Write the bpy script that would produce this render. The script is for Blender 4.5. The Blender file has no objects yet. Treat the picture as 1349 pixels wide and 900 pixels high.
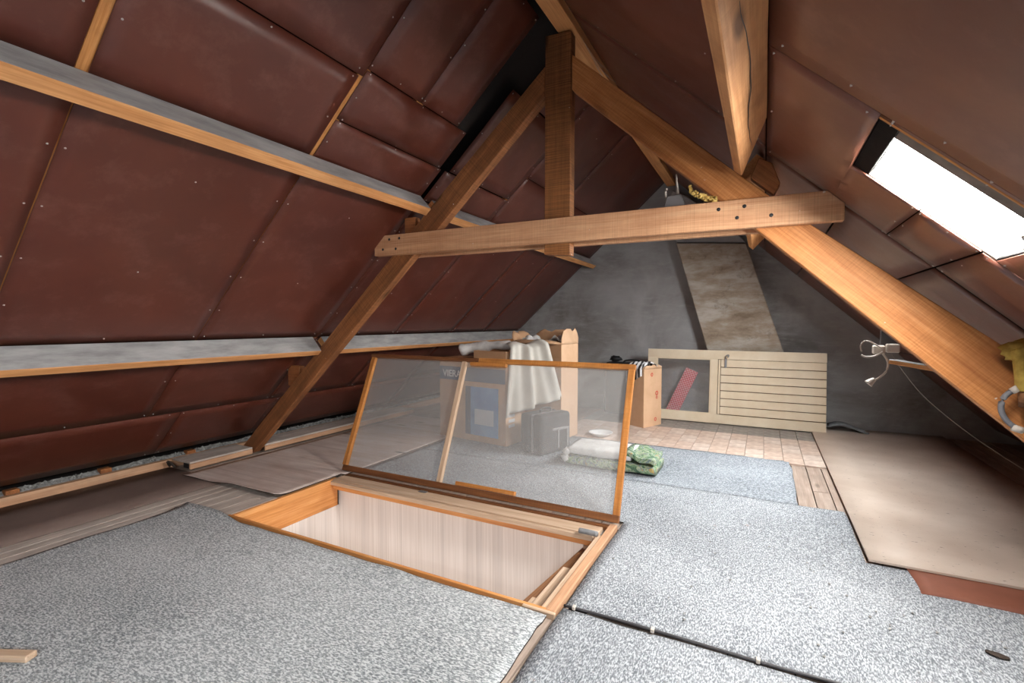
import bpy, math, random
from mathutils import Vector, Matrix, noise
random.seed(7)
C = bpy.context.scene.collection
SC = bpy.context.scene

# ------------------------------------------------------------------ camera
def make_camera():
    yaw, pit, rol = [math.radians(a) for a in (27.367, -2.236, 0.148)]
    r = Vector((math.cos(yaw), math.sin(yaw), 0)); f = Vector((-math.sin(yaw), math.cos(yaw), 0)); u = Vector((0, 0, 1))
    f2 = f*math.cos(pit) + u*math.sin(pit); u2 = u*math.cos(pit) - f*math.sin(pit)
    r3 = r*math.cos(rol) + u2*math.sin(rol); u3 = u2*math.cos(rol) - r*math.sin(rol)
    cd = bpy.data.cameras.new('camera'); cam = bpy.data.objects.new('camera', cd); C.objects.link(cam)
    M = Matrix((( r3.x, u3.x, -f2.x, 0), (r3.y, u3.y, -f2.y, 0), (r3.z, u3.z, -f2.z, 1.1), (0, 0, 0, 1)))
    cam.matrix_world = M
    cd.sensor_width = 36; cd.lens = 639.96/1349*36; cd.clip_start = 0.02
    SC.camera = cam
make_camera()

# ------------------------------------------------------------------ world and light
w = bpy.data.worlds.new('world'); SC.world = w; w.use_nodes = True
bg = w.node_tree.nodes['Background']; bg.inputs[0].default_value = (0.86, 0.93, 1.0, 1); bg.inputs[1].default_value = 3.0
SC.view_settings.view_transform = 'Standard'; SC.view_settings.look = 'None'
SC.view_settings.gamma = 1; SC.view_settings.use_curve_mapping = False
SC.view_settings.exposure = 0.4
SC.cycles.max_bounces = 10; SC.cycles.diffuse_bounces = 6; SC.cycles.transparent_max_bounces = 16
SC.cycles.use_denoising = True
SC.cycles.sample_clamp_indirect = 4

def area_light(name, loc, direction, sx, sy, power, col=(1, 1, 1), spread=180):
    l = bpy.data.lights.new(name, 'AREA'); l.shape = 'RECTANGLE'; l.size = sx; l.size_y = sy; l.energy = power; l.color = col
    l.spread = math.radians(spread)
    o = bpy.data.objects.new(name, l); C.objects.link(o); o.location = loc
    z = -Vector(direction).normalized(); y = Vector((0, 1, 0)); x = y.cross(z).normalized(); y = z.cross(x)
    o.matrix_world = Matrix(((x.x, y.x, z.x, loc[0]), (x.y, y.y, z.y, loc[1]), (x.z, y.z, z.z, loc[2]), (0, 0, 0, 1)))
    return o
# roof planes (inner faces of the sloping lining)
KL, XL = 0.915, -4.09          # left slope:  z = KL * (x - XL)
KR, XR = 0.921, 2.05           # right slope: z = KR * (XR - x)
NL = Vector((KL, 0, -1)).normalized(); TL = Vector((1, 0, KL)).normalized()
NR = Vector((-KR, 0, -1)).normalized(); TR = Vector((1, 0, -KR)).normalized()
def PL(x, y, off=0): return Vector((x, y, KL*(x-XL))) + NL*off
def PR(x, y, off=0): return Vector((x, y, KR*(XR-x))) + NR*off
Y0, Y1 = -2.4, 6.0
# daylight through the roof window in view, then two added fill lights, unseen
area_light('skylight_daylight', PR(0.47, 1.88, -0.075), NR, 0.44, 0.33, 86, (1.0, 0.985, 0.96))
area_light('far_fill_light', PR(0.42, 3.95, -0.16), NR+Vector((0, 0.12, 0)), 0.52, 0.85, 95, (0.95, 0.98, 1.0))  # added to brighten the far end, hidden behind the right rafter
area_light('rear_fill_light', PR(0.45, -1.0, -0.16), NR, 0.52, 0.80, 155, (0.93, 0.97, 1.0))  # added behind the camera to brighten the near floor
def landing_fill():
    l = bpy.data.lights.new('landing_fill', 'POINT'); l.energy = 26; l.shadow_soft_size = 0.15; l.color = (1, 0.95, 0.92)  # unseen point light added down the stairwell to light the hatch
    o = bpy.data.objects.new('landing_fill', l); C.objects.link(o); o.location = (-1.9, 1.0, -1.0)
landing_fill()

# ------------------------------------------------------------------ materials
def new_mat(name):
    m = bpy.data.materials.new(name); m.use_nodes = True
    nt = m.node_tree; b = nt.nodes['Principled BSDF']
    return m, nt, b
def N(nt, t, **kw):
    n = nt.nodes.new(t)
    for k, v in kw.items(): setattr(n, k, v)
    return n
def mapping(nt, scale, coord='Object', loc=(0, 0, 0)):
    tc = N(nt, 'ShaderNodeTexCoord'); mp = N(nt, 'ShaderNodeMapping')
    mp.inputs['Scale'].default_value = scale; mp.inputs['Location'].default_value = loc
    nt.links.new(tc.outputs[coord], mp.inputs[0]); return mp.outputs[0]
def noise_tex(nt, vec, scale, detail=4, rough=0.55, dist=0):
    n = N(nt, 'ShaderNodeTexNoise'); n.inputs['Scale'].default_value = scale; n.inputs['Detail'].default_value = detail
    n.inputs['Roughness'].default_value = rough; n.inputs['Distortion'].default_value = dist
    nt.links.new(vec, n.inputs['Vector']); return n.outputs['Fac']
def ramp(nt, fac, stops):
    r = N(nt, 'ShaderNodeValToRGB'); e = r.color_ramp.elements
    while len(e) < len(stops): e.new(0.5)
    for i, (p, c) in enumerate(stops):
        e[i].position = p; e[i].color = (*c, 1) if len(c) == 3 else c
    nt.links.new(fac, r.inputs[0]); return r.outputs[0]
def mixc(nt, fac, a, b, mode='MIX'):
    n = N(nt, 'ShaderNodeMix', data_type='RGBA', blend_type=mode)
    for s, v in ((n.inputs[0], fac), (n.inputs[6], a), (n.inputs[7], b)):
        if hasattr(v, 'links'): nt.links.new(v, s)
        elif isinstance(v, (int, float)): s.default_value = v
        else: s.default_value = (*v, 1)
    return n.outputs[2]
def bump(nt, b, h, strength=0.3, dist=0.01):
    n = N(nt, 'ShaderNodeBump'); n.inputs['Strength'].default_value = strength; n.inputs['Distance'].default_value = dist
    nt.links.new(h, n.inputs['Height']); nt.links.new(n.outputs[0], b.inputs['Normal'])
def g(c):
    """sRGB 0-255 to linear"""
    return tuple(((v/255+0.055)/1.055)**2.4 if v/255 > 0.04045 else v/255/12.92 for v in c)

def wood(name, c1, c2, c3, rough=0.6, saw=0.0, stain=None, stain_amt=0.5, dust=None, gs=1.0):
    """grain runs along the object's own X axis"""
    m, nt, b = new_mat(name)
    v1 = mapping(nt, (1.3*gs, 26*gs, 26*gs)); v2 = mapping(nt, (4*gs, 160*gs, 160*gs)); v3 = mapping(nt, (3, 5, 5))
    n1 = noise_tex(nt, v1, 1.0, 5, 0.6, 0.6); n2 = noise_tex(nt, v2, 1.0, 3); n3 = noise_tex(nt, v3, 1.0, 6, 0.65)
    col = ramp(nt, n1, [(0.28, c1), (0.5, c2), (0.72, c3)])
    col = mixc(nt, 0.35, col, ramp(nt, n2, [(0.35, c1), (0.65, c3)]))
    if saw:
        vs = mapping(nt, (170, 2, 2)); ns = noise_tex(nt, vs, 1.0, 2)
        col = mixc(nt, saw, col, ramp(nt, ns, [(0.35, tuple(x*0.45 for x in c1)), (0.55, c2), (0.75, c3)]))
    if stain:
        sf = ramp(nt, n3, [(0.45, (0, 0, 0)), (0.75, (stain_amt,)*3)])
        col = mixc(nt, sf, col, stain)
    # knots
    vk = mapping(nt, (1.6, 5.5, 5.5)); vo = N(nt, 'ShaderNodeTexVoronoi'); vo.inputs['Scale'].default_value = 1.1
    nt.links.new(vk, vo.inputs['Vector'])
    kf = ramp(nt, vo.outputs['Distance'], [(0.07, (0.85,)*3), (0.15, (0, 0, 0))])
    col = mixc(nt, kf, col, tuple(x*0.25 for x in c1))
    if saw:
        nf = noise_tex(nt, mapping(nt, (34, 34, 34)), 1.0, 2, 0.5)
        col = mixc(nt, ramp(nt, nf, [(0.76, (0, 0, 0)), (0.79, (0.8,)*3)]), col, (0.75, 0.7, 0.65))
    if dust:
        ge = N(nt, 'ShaderNodeNewGeometry'); sx = N(nt, 'ShaderNodeSeparateXYZ'); nt.links.new(ge.outputs['Normal'], sx.inputs[0])
        df = ramp(nt, sx.outputs[2], [(0.30, (0, 0, 0)), (0.45, (1, 1, 1))])
        vd = mapping(nt, (2.5, 9, 9)); nd = noise_tex(nt, vd, 1.5, 6, 0.65)
        dc = ramp(nt, nd, [(0.3, tuple(x*0.5 for x in dust)), (0.6, dust), (0.8, tuple(min(1, x*1.25) for x in dust))])
        col = mixc(nt, df, col, dc)
    nt.links.new(col, b.inputs['Base Color']); b.inputs['Roughness'].default_value = rough
    b.inputs['Specular IOR Level'].default_value = 0.25
    bump(nt, b, n1, 0.25, 0.004)
    return m

M = {}
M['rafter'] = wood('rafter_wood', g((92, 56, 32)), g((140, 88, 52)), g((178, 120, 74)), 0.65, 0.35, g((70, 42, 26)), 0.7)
M['rafter_lit'] = wood('rafter_wood_lit', g((150, 88, 44)), g((198, 130, 74)), g((222, 162, 106)), 0.55, 0.15, g((140, 82, 46)), 0.6)  # lit copy of the rafter wood, the brightness is in its colours
M['collar'] = wood('collar_wood', g((168, 116, 80)), g((208, 156, 116)), g((226, 186, 148)), 0.62, 0.2, g((150, 100, 70)), 0.5)
M['post'] = wood('post_wood', g((92, 56, 30)), g((140, 90, 52)), g((170, 116, 70)), 0.65, 0.55, g((60, 38, 24)), 0.5)
M['purlin'] = wood('purlin_wood', g((178, 116, 66)), g((212, 150, 94)), g((232, 178, 124)), 0.6, 0.0, g((150, 100, 60)), 0.4, dust=g((172, 170, 168)))
M['big_purlin'] = wood('big_purlin_wood', g((176, 116, 72)), g((206, 148, 98)), g((224, 172, 124)), 0.6, 0.1, g((120, 78, 48)), 0.6)
M['lath'] = wood('lath_wood', g((150, 92, 44)), g((196, 132, 74)), g((216, 156, 98)), 0.7, 0.0, g((70, 42, 22)), 0.6)
M['lidwood'] = wood('lid_wood', g((150, 88, 38)), g((190, 124, 62)), g((214, 156, 92)), 0.5, 0.2, g((84, 46, 22)), 0.7)
M['dark_lidwood'] = wood('dark_lid_wood', g((74, 44, 26)), g((112, 70, 42)), g((150, 100, 62)), 0.5, 0.2)
M['pine'] = wood('hatch_pine', g((186, 116, 58)), g((216, 148, 84)), g((232, 174, 116)), 0.5, 0.0, g((180, 100, 50)), 0.4)
M['palepine'] = wood('pale_pine', g((170, 138, 110)), g((200, 170, 142)), g((220, 196, 172)), 0.55)
M['brownboard'] = wood('brown_oak', g((78, 50, 32)), g((116, 78, 52)), g((146, 104, 74)), 0.5)
M['greyboard'] = wood('weathered_board', g((156, 140, 130)), g((200, 186, 174)), g((222, 210, 200)), 0.8, 0.0, g((118, 106, 96)), 0.5)
M['floorboard'] = wood('floor_board_wood', g((134, 116, 104)), g((164, 144, 130)), g((186, 168, 154)), 0.8, 0.0, g((104, 94, 88)), 0.5)
M['eave'] = wood('eave_wood', g((170, 122, 88)), g((202, 154, 118)), g((216, 178, 146)), 0.7, 0.0, g((140, 110, 86)), 0.5)
M['cleat'] = wood('cleat_wood', g((110, 64, 34)), g((150, 92, 52)), g((176, 116, 72)), 0.65, 0.1, g((70, 40, 24)), 0.5)

def simple(name, col, rough=0.6, bumpscale=None, bstr=0.2, col2=None, nscale=6, metallic=0, spec=0.3):
    m, nt, b = new_mat(name)
    b.inputs['Roughness'].default_value = rough; b.inputs['Metallic'].default_value = metallic; b.inputs['Specular IOR Level'].default_value = spec
    if col2 is not None:
        n = noise_tex(nt, mapping(nt, (1, 1, 1)), nscale, 6, 0.62)
        nt.links.new(ramp(nt, n, [(0.32, col2), (0.64, col)]), b.inputs['Base Color'])
    else: b.inputs['Base Color'].default_value = (*col, 1)
    if bumpscale: bump(nt, b, noise_tex(nt, mapping(nt, (1, 1, 1)), bumpscale, 4), bstr, 0.004)
    return m

def hardboard(name, ca, cb, bloom, rough):
    m, nt, b = new_mat(name)
    v = mapping(nt, (1, 1, 1)); n1 = noise_tex(nt, v, 1.6, 5, 0.6, 0.3); n2 = noise_tex(nt, v, 7, 6, 0.7); n3 = noise_tex(nt, v, 400, 2)
    col = ramp(nt, n1, [(0.3, ca), (0.7, cb)])
    col = mixc(nt, ramp(nt, n2, [(0.52, (0, 0, 0)), (0.8, (0.5,)*3)]), col, bloom)
    nt.links.new(col, b.inputs['Base Color'])
    nt.links.new(ramp(nt, n2, [(0.3, (rough-0.03,)*3), (0.75, (rough+0.08,)*3)]), b.inputs['Roughness'])
    b.inputs['Specular IOR Level'].default_value = 0.5
    bump(nt, b, n3, 0.06, 0.001)
    return m
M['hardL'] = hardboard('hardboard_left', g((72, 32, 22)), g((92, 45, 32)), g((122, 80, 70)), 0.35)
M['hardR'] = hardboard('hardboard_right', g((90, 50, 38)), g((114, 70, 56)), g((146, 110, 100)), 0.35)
M['nail'] = simple('nail_metal', g((190, 185, 180)), 0.4, metallic=0.3)
M['dark'] = simple('roof_void', g((26, 20, 18)), 0.9)
M['tar'] = simple('tar_paper', g((22, 21, 21)), 0.8, 40, 0.4, g((12, 12, 12)), 12, 0, 0.1)
M['frosted'] = simple('skylight_frame_grey', g((120, 112, 104)), 0.6, None, 0, g((84, 78, 72)), 9)

def plaster():
    m, nt, b = new_mat('gable_plaster')
    v = mapping(nt, (1, 1, 1), loc=(3, 0, 1)); n1 = noise_tex(nt, v, 1.3, 6, 0.6, 0.5); n2 = noise_tex(nt, mapping(nt, (1, 1, 4)), 5, 6, 0.7); n3 = noise_tex(nt, v, 60, 4)
    col = ramp(nt, n1, [(0.3, g((116, 110, 106))), (0.5, g((156, 154, 153))), (0.72, g((182, 181, 182)))])
    col = mixc(nt, ramp(nt, n2, [(0.5, (0, 0, 0)), (0.8, (0.55,)*3)]), col, g((186, 184, 182)))
    nt.links.new(col, b.inputs['Base Color']); b.inputs['Roughness'].default_value = 0.85
    bump(nt, b, n3, 0.3, 0.004); return m
M['plaster'] = plaster()
def flue_mat():
    m, nt, b = new_mat('sooty_plaster')
    v = mapping(nt, (1, 1, 1)); n1 = noise_tex(nt, mapping(nt, (1.2, 1.2, 3.4)), 1.6, 7, 0.68, 0.15); n2 = noise_tex(nt, v, 7, 6, 0.7, 0.3)
    col = ramp(nt, n1, [(0.3, g((108, 88, 70))), (0.48, g((160, 144, 126))), (0.6, g((184, 176, 166))), (0.75, g((198, 194, 190)))])
    col = mixc(nt, ramp(nt, n2, [(0.58, (0, 0, 0)), (0.7, (0.6,)*3)]), col, g((92, 78, 66)))
    nt.links.new(col, b.inputs['Base Color']); b.inputs['Roughness'].default_value = 0.8; bump(nt, b, n2, 0.2, 0.005); return m
M['flue'] = flue_mat()

def carpet(name, dark, mid, light, scale, dirt=0.0, streak=(1, 1, 1), contrast=0.12):
    m, nt, b = new_mat(name)
    v = mapping(nt, streak); n1 = noise_tex(nt, v, scale, 2, 0.6, 0.5); n2 = noise_tex(nt, mapping(nt, (1, 1, 1)), 1.2, 4); n3 = noise_tex(nt, mapping(nt, (1, 1, 1)), 11, 5, 0.7)
    col = ramp(nt, n1, [(0.5-contrast, dark), (0.5, mid), (0.5+contrast*0.9, light)])
    col = mixc(nt, 0.35, col, ramp(nt, n2, [(0.3, tuple(x*0.7 for x in mid)), (0.7, light)]), 'MIX')
    if dirt:
        col = mixc(nt, ramp(nt, n3, [(0.68, (0, 0, 0)), (0.76, (dirt,)*3)]), col, g((186, 158, 146)))
        n4 = noise_tex(nt, mapping(nt, (1, 1, 1), loc=(5, 5, 5)), 17, 4, 0.7)
        col = mixc(nt, ramp(nt, n4, [(0.70, (0, 0, 0)), (0.74, (dirt*1.4,)*3)]), col, g((240, 240, 240)))
    nt.links.new(col, b.inputs['Base Color']); b.inputs['Roughness'].default_value = 0.95; b.inputs['Specular IOR Level'].default_value = 0.1
    bump(nt, b, n1, 0.6, 0.006); return m
M['carpetA'] = carpet('loop_carpet', g((82, 88, 92)), g((160, 164, 166)), g((226, 228, 228)), 80, 0.0, (1, 2.2, 1), 0.115)
M['carpetB'] = carpet('loop_carpet_dusty', g((66, 72, 78)), g((134, 138, 143)), g((204, 208, 212)), 80, 0.5, (2.6, 1, 1), 0.11)
M['carpetC'] = carpet('flat_carpet', g((84, 90, 96)), g((136, 142, 148)), g((188, 193, 199)), 110, 0.35)
M['backing'] = simple('carpet_backing', g((52, 42, 36)), 0.9)

def chipboard():
    m, nt, b = new_mat('speckled_panel')
    n1 = noise_tex(nt, mapping(nt, (1, 1, 1)), 2.0, 5); n2 = noise_tex(nt, mapping(nt, (30, 62, 30)), 1, 4, 0.7); n3 = noise_tex(nt, mapping(nt, (1, 1, 1)), 2.2, 3)
    col = ramp(nt, n1, [(0.3, g((186, 166, 150))), (0.7, g((212, 196, 182)))])
    col = mixc(nt, ramp(nt, n2, [(0.64, (0, 0, 0)), (0.70, (0.85,)*3)]), col, g((72, 56, 44)))
    nt.links.new(col, b.inputs['Base Color']); b.inputs['Roughness'].default_value = 0.6; return m
M['chip'] = chipboard()
M['brownsheet'] = simple('brown_floor_hardboard', g((118, 100, 92)), 0.7, None, 0, g((106, 88, 80)), 3)
M['redsheet'] = simple('red_floor_hardboard', g((128, 78, 60)), 0.65, None, 0, g((110, 64, 48)), 4)
M['vinyl'] = wood('wood_look_vinyl', g((174, 156, 146)), g((212, 194, 184)), g((228, 214, 206)), 0.5, 0.0, g((176, 146, 130)), 0.6, gs=0.5)
M['tile'] = simple('beige_tile', g((218, 196, 180)), 0.55, None, 0, g((186, 160, 144)), 14)
M['tile2'] = simple('beige_tile_pale', g((226, 208, 194)), 0.55, None, 0, g((190, 168, 154)), 12)
M['tilegrey'] = simple('grey_tile', g((158, 150, 142)), 0.6, None, 0, g((126, 120, 116)), 14)
M['rubble'] = simple('mortar_rubble', g((176, 174, 170)), 0.9, 60, 0.8, g((96, 92, 88)), 30)
M['screed'] = simple('underfloor', g((40, 34, 30)), 0.9)

def wallpaper():
    m, nt, b = new_mat('stripe_wallpaper')
    n = noise_tex(nt, mapping(nt, (110, 110, 1.5)), 1, 3); n2 = noise_tex(nt, mapping(nt, (14, 14, 0.2)), 1, 2)
    col = ramp(nt, n, [(0.3, g((214, 204, 196))), (0.7, g((236, 228, 222)))])
    col = mixc(nt, ramp(nt, n2, [(0.55, (0, 0, 0)), (0.7, (0.35,)*3)]), col, g((180, 172, 168)))
    nt.links.new(col, b.inputs['Base Color']); b.inputs['Roughness'].default_value = 0.8; return m
M['wallpaper'] = wallpaper()

def film():
    m, nt, b = new_mat('clouded_film'); nt.nodes.remove(b)
    out = nt.nodes['Material Output']
    tr = N(nt, 'ShaderNodeBsdfTransparent'); df = N(nt, 'ShaderNodeBsdfDiffuse'); tl = N(nt, 'ShaderNodeBsdfTranslucent'); gl = N(nt, 'ShaderNodeBsdfGlossy')
    df.inputs[0].default_value = (0.84, 0.82, 0.79, 1); tl.inputs[0].default_value = (0.84, 0.82, 0.79, 1); gl.inputs['Roughness'].default_value = 0.4
    gl.inputs[0].default_value = (0.9, 0.9, 0.9, 1)
    a = N(nt, 'ShaderNodeMixShader'); a.inputs[0].default_value = 0.4; nt.links.new(df.outputs[0], a.inputs[1]); nt.links.new(tl.outputs[0], a.inputs[2])
    c = N(nt, 'ShaderNodeMixShader'); nt.links.new(tr.outputs[0], c.inputs[1]); nt.links.new(a.outputs[0], c.inputs[2])
    n = noise_tex(nt, mapping(nt, (1, 1, 1)), 2.2, 6, 0.62)
    nt.links.new(ramp(nt, n, [(0.3, (0.195,)*3), (0.7, (0.222,)*3)]), c.inputs[0])
    d = N(nt, 'ShaderNodeMixShader'); d.inputs[0].default_value = 0.02
    nt.links.new(c.outputs[0], d.inputs[1]); nt.links.new(gl.outputs[0], d.inputs[2]); nt.links.new(d.outputs[0], out.inputs[0])
    return m
M['film'] = film()
def clearglass(name, tint, dirt):
    m, nt, b = new_mat(name); nt.nodes.remove(b); out = nt.nodes['Material Output']
    tr = N(nt, 'ShaderNodeBsdfTransparent'); df = N(nt, 'ShaderNodeBsdfTranslucent' if name == 'skylight_glass' else 'ShaderNodeBsdfDiffuse'); gl = N(nt, 'ShaderNodeBsdfGlossy'); gl.inputs['Roughness'].default_value = 0.1
    tr.inputs[0].default_value = (*tint, 1); df.inputs[0].default_value = (0.8, 0.78, 0.72, 1)
    a = N(nt, 'ShaderNodeMixShader'); n = noise_tex(nt, mapping(nt, (6, 2, 2)), 1.5, 5, 0.7)
    nt.links.new(ramp(nt, n, [(0.35, (dirt*0.25,)*3), (0.75, (dirt,)*3)]), a.inputs[0]); nt.links.new(tr.outputs[0], a.inputs[1]); nt.links.new(df.outputs[0], a.inputs[2])
    d = N(nt, 'ShaderNodeMixShader'); d.inputs[0].default_value = 0.05
    nt.links.new(a.outputs[0], d.inputs[1]); nt.links.new(gl.outputs[0], d.inputs[2]); nt.links.new(d.outputs[0], out.inputs[0]); return m
M['skyglass'] = clearglass('skylight_glass', (1, 1, 1), 0.5)
M['doorglass'] = clearglass('door_glass', (0.97, 0.97, 0.99), 0.18)

M['card'] = simple('cardboard', g((190, 150, 116)), 0.8, None, 0, g((172, 132, 98)), 5)
M['cardlight'] = simple('pale_cardboard', g((218, 180, 146)), 0.8, None, 0, g((204, 164, 130)), 5)
M['cardin'] = simple('cardboard_inside', g((160, 116, 82)), 0.85)
M['printblue'] = simple('blue_print', g((40, 66, 96)), 0.5)
M['printpic'] = simple('pale_blue_picture', g((110, 160, 205)), 0.5, None, 0, g((60, 110, 170)), 3)
M['printpale'] = simple('pale_print', g((190, 206, 220)), 0.5)
M['printyellow'] = simple('yellow_print', g((196, 150, 60)), 0.6, None, 0, g((180, 136, 60)), 3)
M['white'] = simple('white_print', g((236, 236, 236)), 0.6)
M['redprint'] = simple('red_print', g((206, 70, 60)), 0.7)
M['cloth'] = simple('beige_cloth', g((206, 200, 190)), 0.95, 300, 0.3, g((190, 184, 174)), 4)
M['duvet'] = simple('white_bundle', g((226, 224, 220)), 0.95, 60, 0.4, g((200, 198, 196)), 14)
M['black'] = simple('black_plastic', g((34, 34, 36)), 0.5)
M['case'] = simple('grey_case', g((74, 72, 74)), 0.6, None, 0, g((58, 56, 58)), 5)
M['caselight'] = simple('case_trim', g((130, 128, 128)), 0.5)
M['cream'] = simple('cream_paint', g((238, 222, 196)), 0.5, None, 0, g((226, 206, 176)), 5)
M['rug'] = simple('grey_rug', g((140, 142, 144)), 0.95, 120, 0.5, g((112, 114, 116)), 20)
M['whiteplastic'] = simple('white_plastic', g((208, 198, 186)), 0.4)
M['greyplastic'] = simple('grey_conduit', g((112, 112, 116)), 0.45)
M['metal'] = simple('dull_metal', g((150, 150, 152)), 0.45, metallic=0.7)
M['yellow'] = simple('yellow_foam', g((196, 168, 84)), 0.9, 50, 0.9, g((150, 122, 56)), 16)
M['leaf'] = simple('dried_leaves', g((232, 200, 120)), 0.8, None, 0, g((150, 112, 44)), 20)
M['web'] = simple('cobweb', g((190, 182, 172)), 0.9)
M['cable'] = simple('dark_cable', g((66, 64, 66)), 0.5)
def floral():
    m, nt, b = new_mat('floral_fabric'); n = noise_tex(nt, mapping(nt, (1, 1, 1)), 16, 3, 0.5, 1.5)
    nt.links.new(ramp(nt, n, [(0.36, g((56, 84, 70))), (0.45, g((110, 138, 104))), (0.52, g((170, 176, 146))), (0.58, g((92, 120, 130))), (0.68, g((176, 150, 84)))]), b.inputs['Base Color'])
    b.inputs['Roughness'].default_value = 0.9; return m
M['floral'] = floral()
def redcheck():
    m, nt, b = new_mat('red_check'); ch = N(nt, 'ShaderNodeTexChecker'); ch.inputs['Scale'].default_value = 1
    nt.links.new(mapping(nt, (60, 60, 60)), ch.inputs['Vector']); ch.inputs[1].default_value = (*g((226, 60, 76)), 1); ch.inputs[2].default_value = (*g((250, 170, 172)), 1)
    nt.links.new(ch.outputs[0], b.inputs['Base Color']); b.inputs['Roughness'].default_value = 0.8; return m
M['redcheck'] = redcheck()
M['stripecloth'] = None
def stripecloth():
    m, nt, b = new_mat('black_white_cloth'); wv = N(nt, 'ShaderNodeTexWave'); wv.inputs['Scale'].default_value = 7; wv.inputs['Distortion'].default_value = 3
    nt.links.new(mapping(nt, (1, 0.4, 1)), wv.inputs['Vector'])
    nt.links.new(ramp(nt, wv.outputs['Fac'], [(0.35, g((50, 46, 46))), (0.5, g((222, 220, 220)))]), b.inputs['Base Color']); b.inputs['Roughness'].default_value = 0.9; return m
M['stripecloth'] = stripecloth()

# ------------------------------------------------------------------ builders
def tag(o, label=None, cat=None, group=None, kind=None):
    if label: o['label'] = label
    if cat: o['category'] = cat
    if group: o['group'] = group
    if kind: o['kind'] = kind
    return o
def root(name, loc, label=None, cat=None, group=None, kind=None):
    o = bpy.data.objects.new(name, None); C.objects.link(o); o.location = loc; o.empty_display_size = 0.05
    return tag(o, label, cat, group, kind)
def link(name, verts, faces, mat, parent=None, mw=None, smooth=False, mats=None, fm=None):
    me = bpy.data.meshes.new(name); me.from_pydata([tuple(v) for v in verts], [], faces)
    for m in (mats or [mat]): me.materials.append(m)
    if fm:
        for p, i in zip(me.polygons, fm): p.material_index = i
    if smooth: me.polygons.foreach_set('use_smooth', [True]*len(me.polygons))
    me.validate(); me.update()
    o = bpy.data.objects.new(name, me); C.objects.link(o)
    W = mw or Matrix.Identity(4)
    if parent is not None:
        o.parent = parent
        pw = parent.get('_w')
        o.matrix_local = world_of(parent).inverted() @ W
    else: o.matrix_world = W
    WORLD[o.name] = W
    return o
WORLD = {}
def world_of(o):
    if o.name in WORLD: return WORLD[o.name]
    return Matrix.Translation(o.location) @ o.rotation_euler.to_matrix().to_4x4()
def box_geo(x0, x1, y0, y1, z0, z1, base=0):
    v = [(x, y, z) for x in (x0, x1) for y in (y0, y1) for z in (z0, z1)]
    f = [(0, 1, 3, 2), (4, 6, 7, 5), (0, 4, 5, 1), (2, 3, 7, 6), (0, 2, 6, 4), (1, 5, 7, 3)]
    return v, [tuple(i+base for i in q) for q in f]
def bevel(o, wdt=0.003, seg=1):
    m = o.modifiers.new('bevel', 'BEVEL'); m.width = wdt; m.segments = seg; m.limit_method = 'ANGLE'; return o
def box(name, x0, x1, y0, y1, z0, z1, mat, parent=None, bev=0.003, rot=None, grain=None):
    """axis aligned box, own origin at its centre; grain axis 'y' turns the object so its local X runs along world Y"""
    c = Vector(((x0+x1)/2, (y0+y1)/2, (z0+z1)/2)); dx, dy, dz = (x1-x0)/2, (y1-y0)/2, (z1-z0)/2
    W = Matrix.Translation(c)
    if rot: W = W @ rot
    if grain == 'y': W = W @ Matrix.Rotation(math.pi/2, 4, 'Z'); dx, dy = dy, dx
    if grain == 'z': W = W @ Matrix.Rotation(math.pi/2, 4, 'Y'); dx, dz = dz, dx
    v, f = box_geo(-dx, dx, -dy, dy, -dz, dz)
    o = link(name, v, f, mat, parent, W)
    if bev: bevel(o, bev)
    return o
def obox(name, origin, ax, ay, az, mat, parent=None, bev=0.003):
    """box from origin corner with full edge vectors"""
    origin = Vector(origin); ax, ay, az = Vector(ax), Vector(ay), Vector(az)
    c = origin + (ax+ay+az)/2; L = [ax.length, ay.length, az.length]
    u = [ax.normalized(), ay.normalized(), az.normalized()]
    W = Matrix(((u[0].x, u[1].x, u[2].x, c.x), (u[0].y, u[1].y, u[2].y, c.y), (u[0].z, u[1].z, u[2].z, c.z), (0, 0, 0, 1)))
    v, f = box_geo(-L[0]/2, L[0]/2, -L[1]/2, L[1]/2, -L[2]/2, L[2]/2)
    if W.to_3x3().determinant() < 0: f = [q[::-1] for q in f]
    o = link(name, v, f, mat, parent, W)
    if bev: bevel(o, bev)
    return o
def prism(name, poly, y0, y1, mat, parent=None, axis=None, bev=0.004, wob=0.0):
    """poly in world XZ, extruded y0..y1; local X aligned with axis (dx,dz) for the grain"""
    ax = Vector((axis[0], 0, axis[1])).normalized() if axis else Vector((1, 0, 0))
    yv = Vector((0, 1, 0)); zv = ax.cross(yv)
    cx = sum(p[0] for p in poly)/len(poly); cz = sum(p[1] for p in poly)/len(poly); c = Vector((cx, (y0+y1)/2, cz))
    W = Matrix(((ax.x, yv.x, zv.x, c.x), (ax.y, yv.y, zv.y, c.y), (ax.z, yv.z, zv.z, c.z), (0, 0, 0, 1))); Wi = W.inverted()
    pts = []
    n = len(poly)
    for i in range(n):
        a, b = Vector(poly[i]), Vector(poly[(i+1) % n]); k = max(1, int((b-a).length/0.25)) if wob else 1
        for j in range(k): 
            q = a.lerp(b, j/k)
            if wob and j: q = q + Vector((random.uniform(-wob, wob), random.uniform(-wob, wob)))
            pts.append(q)
    n = len(pts)
    v = [Wi @ Vector((p[0], y, p[1])) for y in (y0, y1) for p in pts]
    f = [tuple(range(n)), tuple(range(2*n-1, n-1, -1))] + [(i, i+n, (i+1) % n + n, (i+1) % n) for i in range(n)]
    area = sum(pts[i][0]*pts[(i+1) % n][1]-pts[(i+1) % n][0]*pts[i][1] for i in range(n))
    if area < 0: f = [q[::-1] for q in f]
    o = link(name, v, f, mat, parent, W)
    if bev: bevel(o, bev)
    return o
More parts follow.
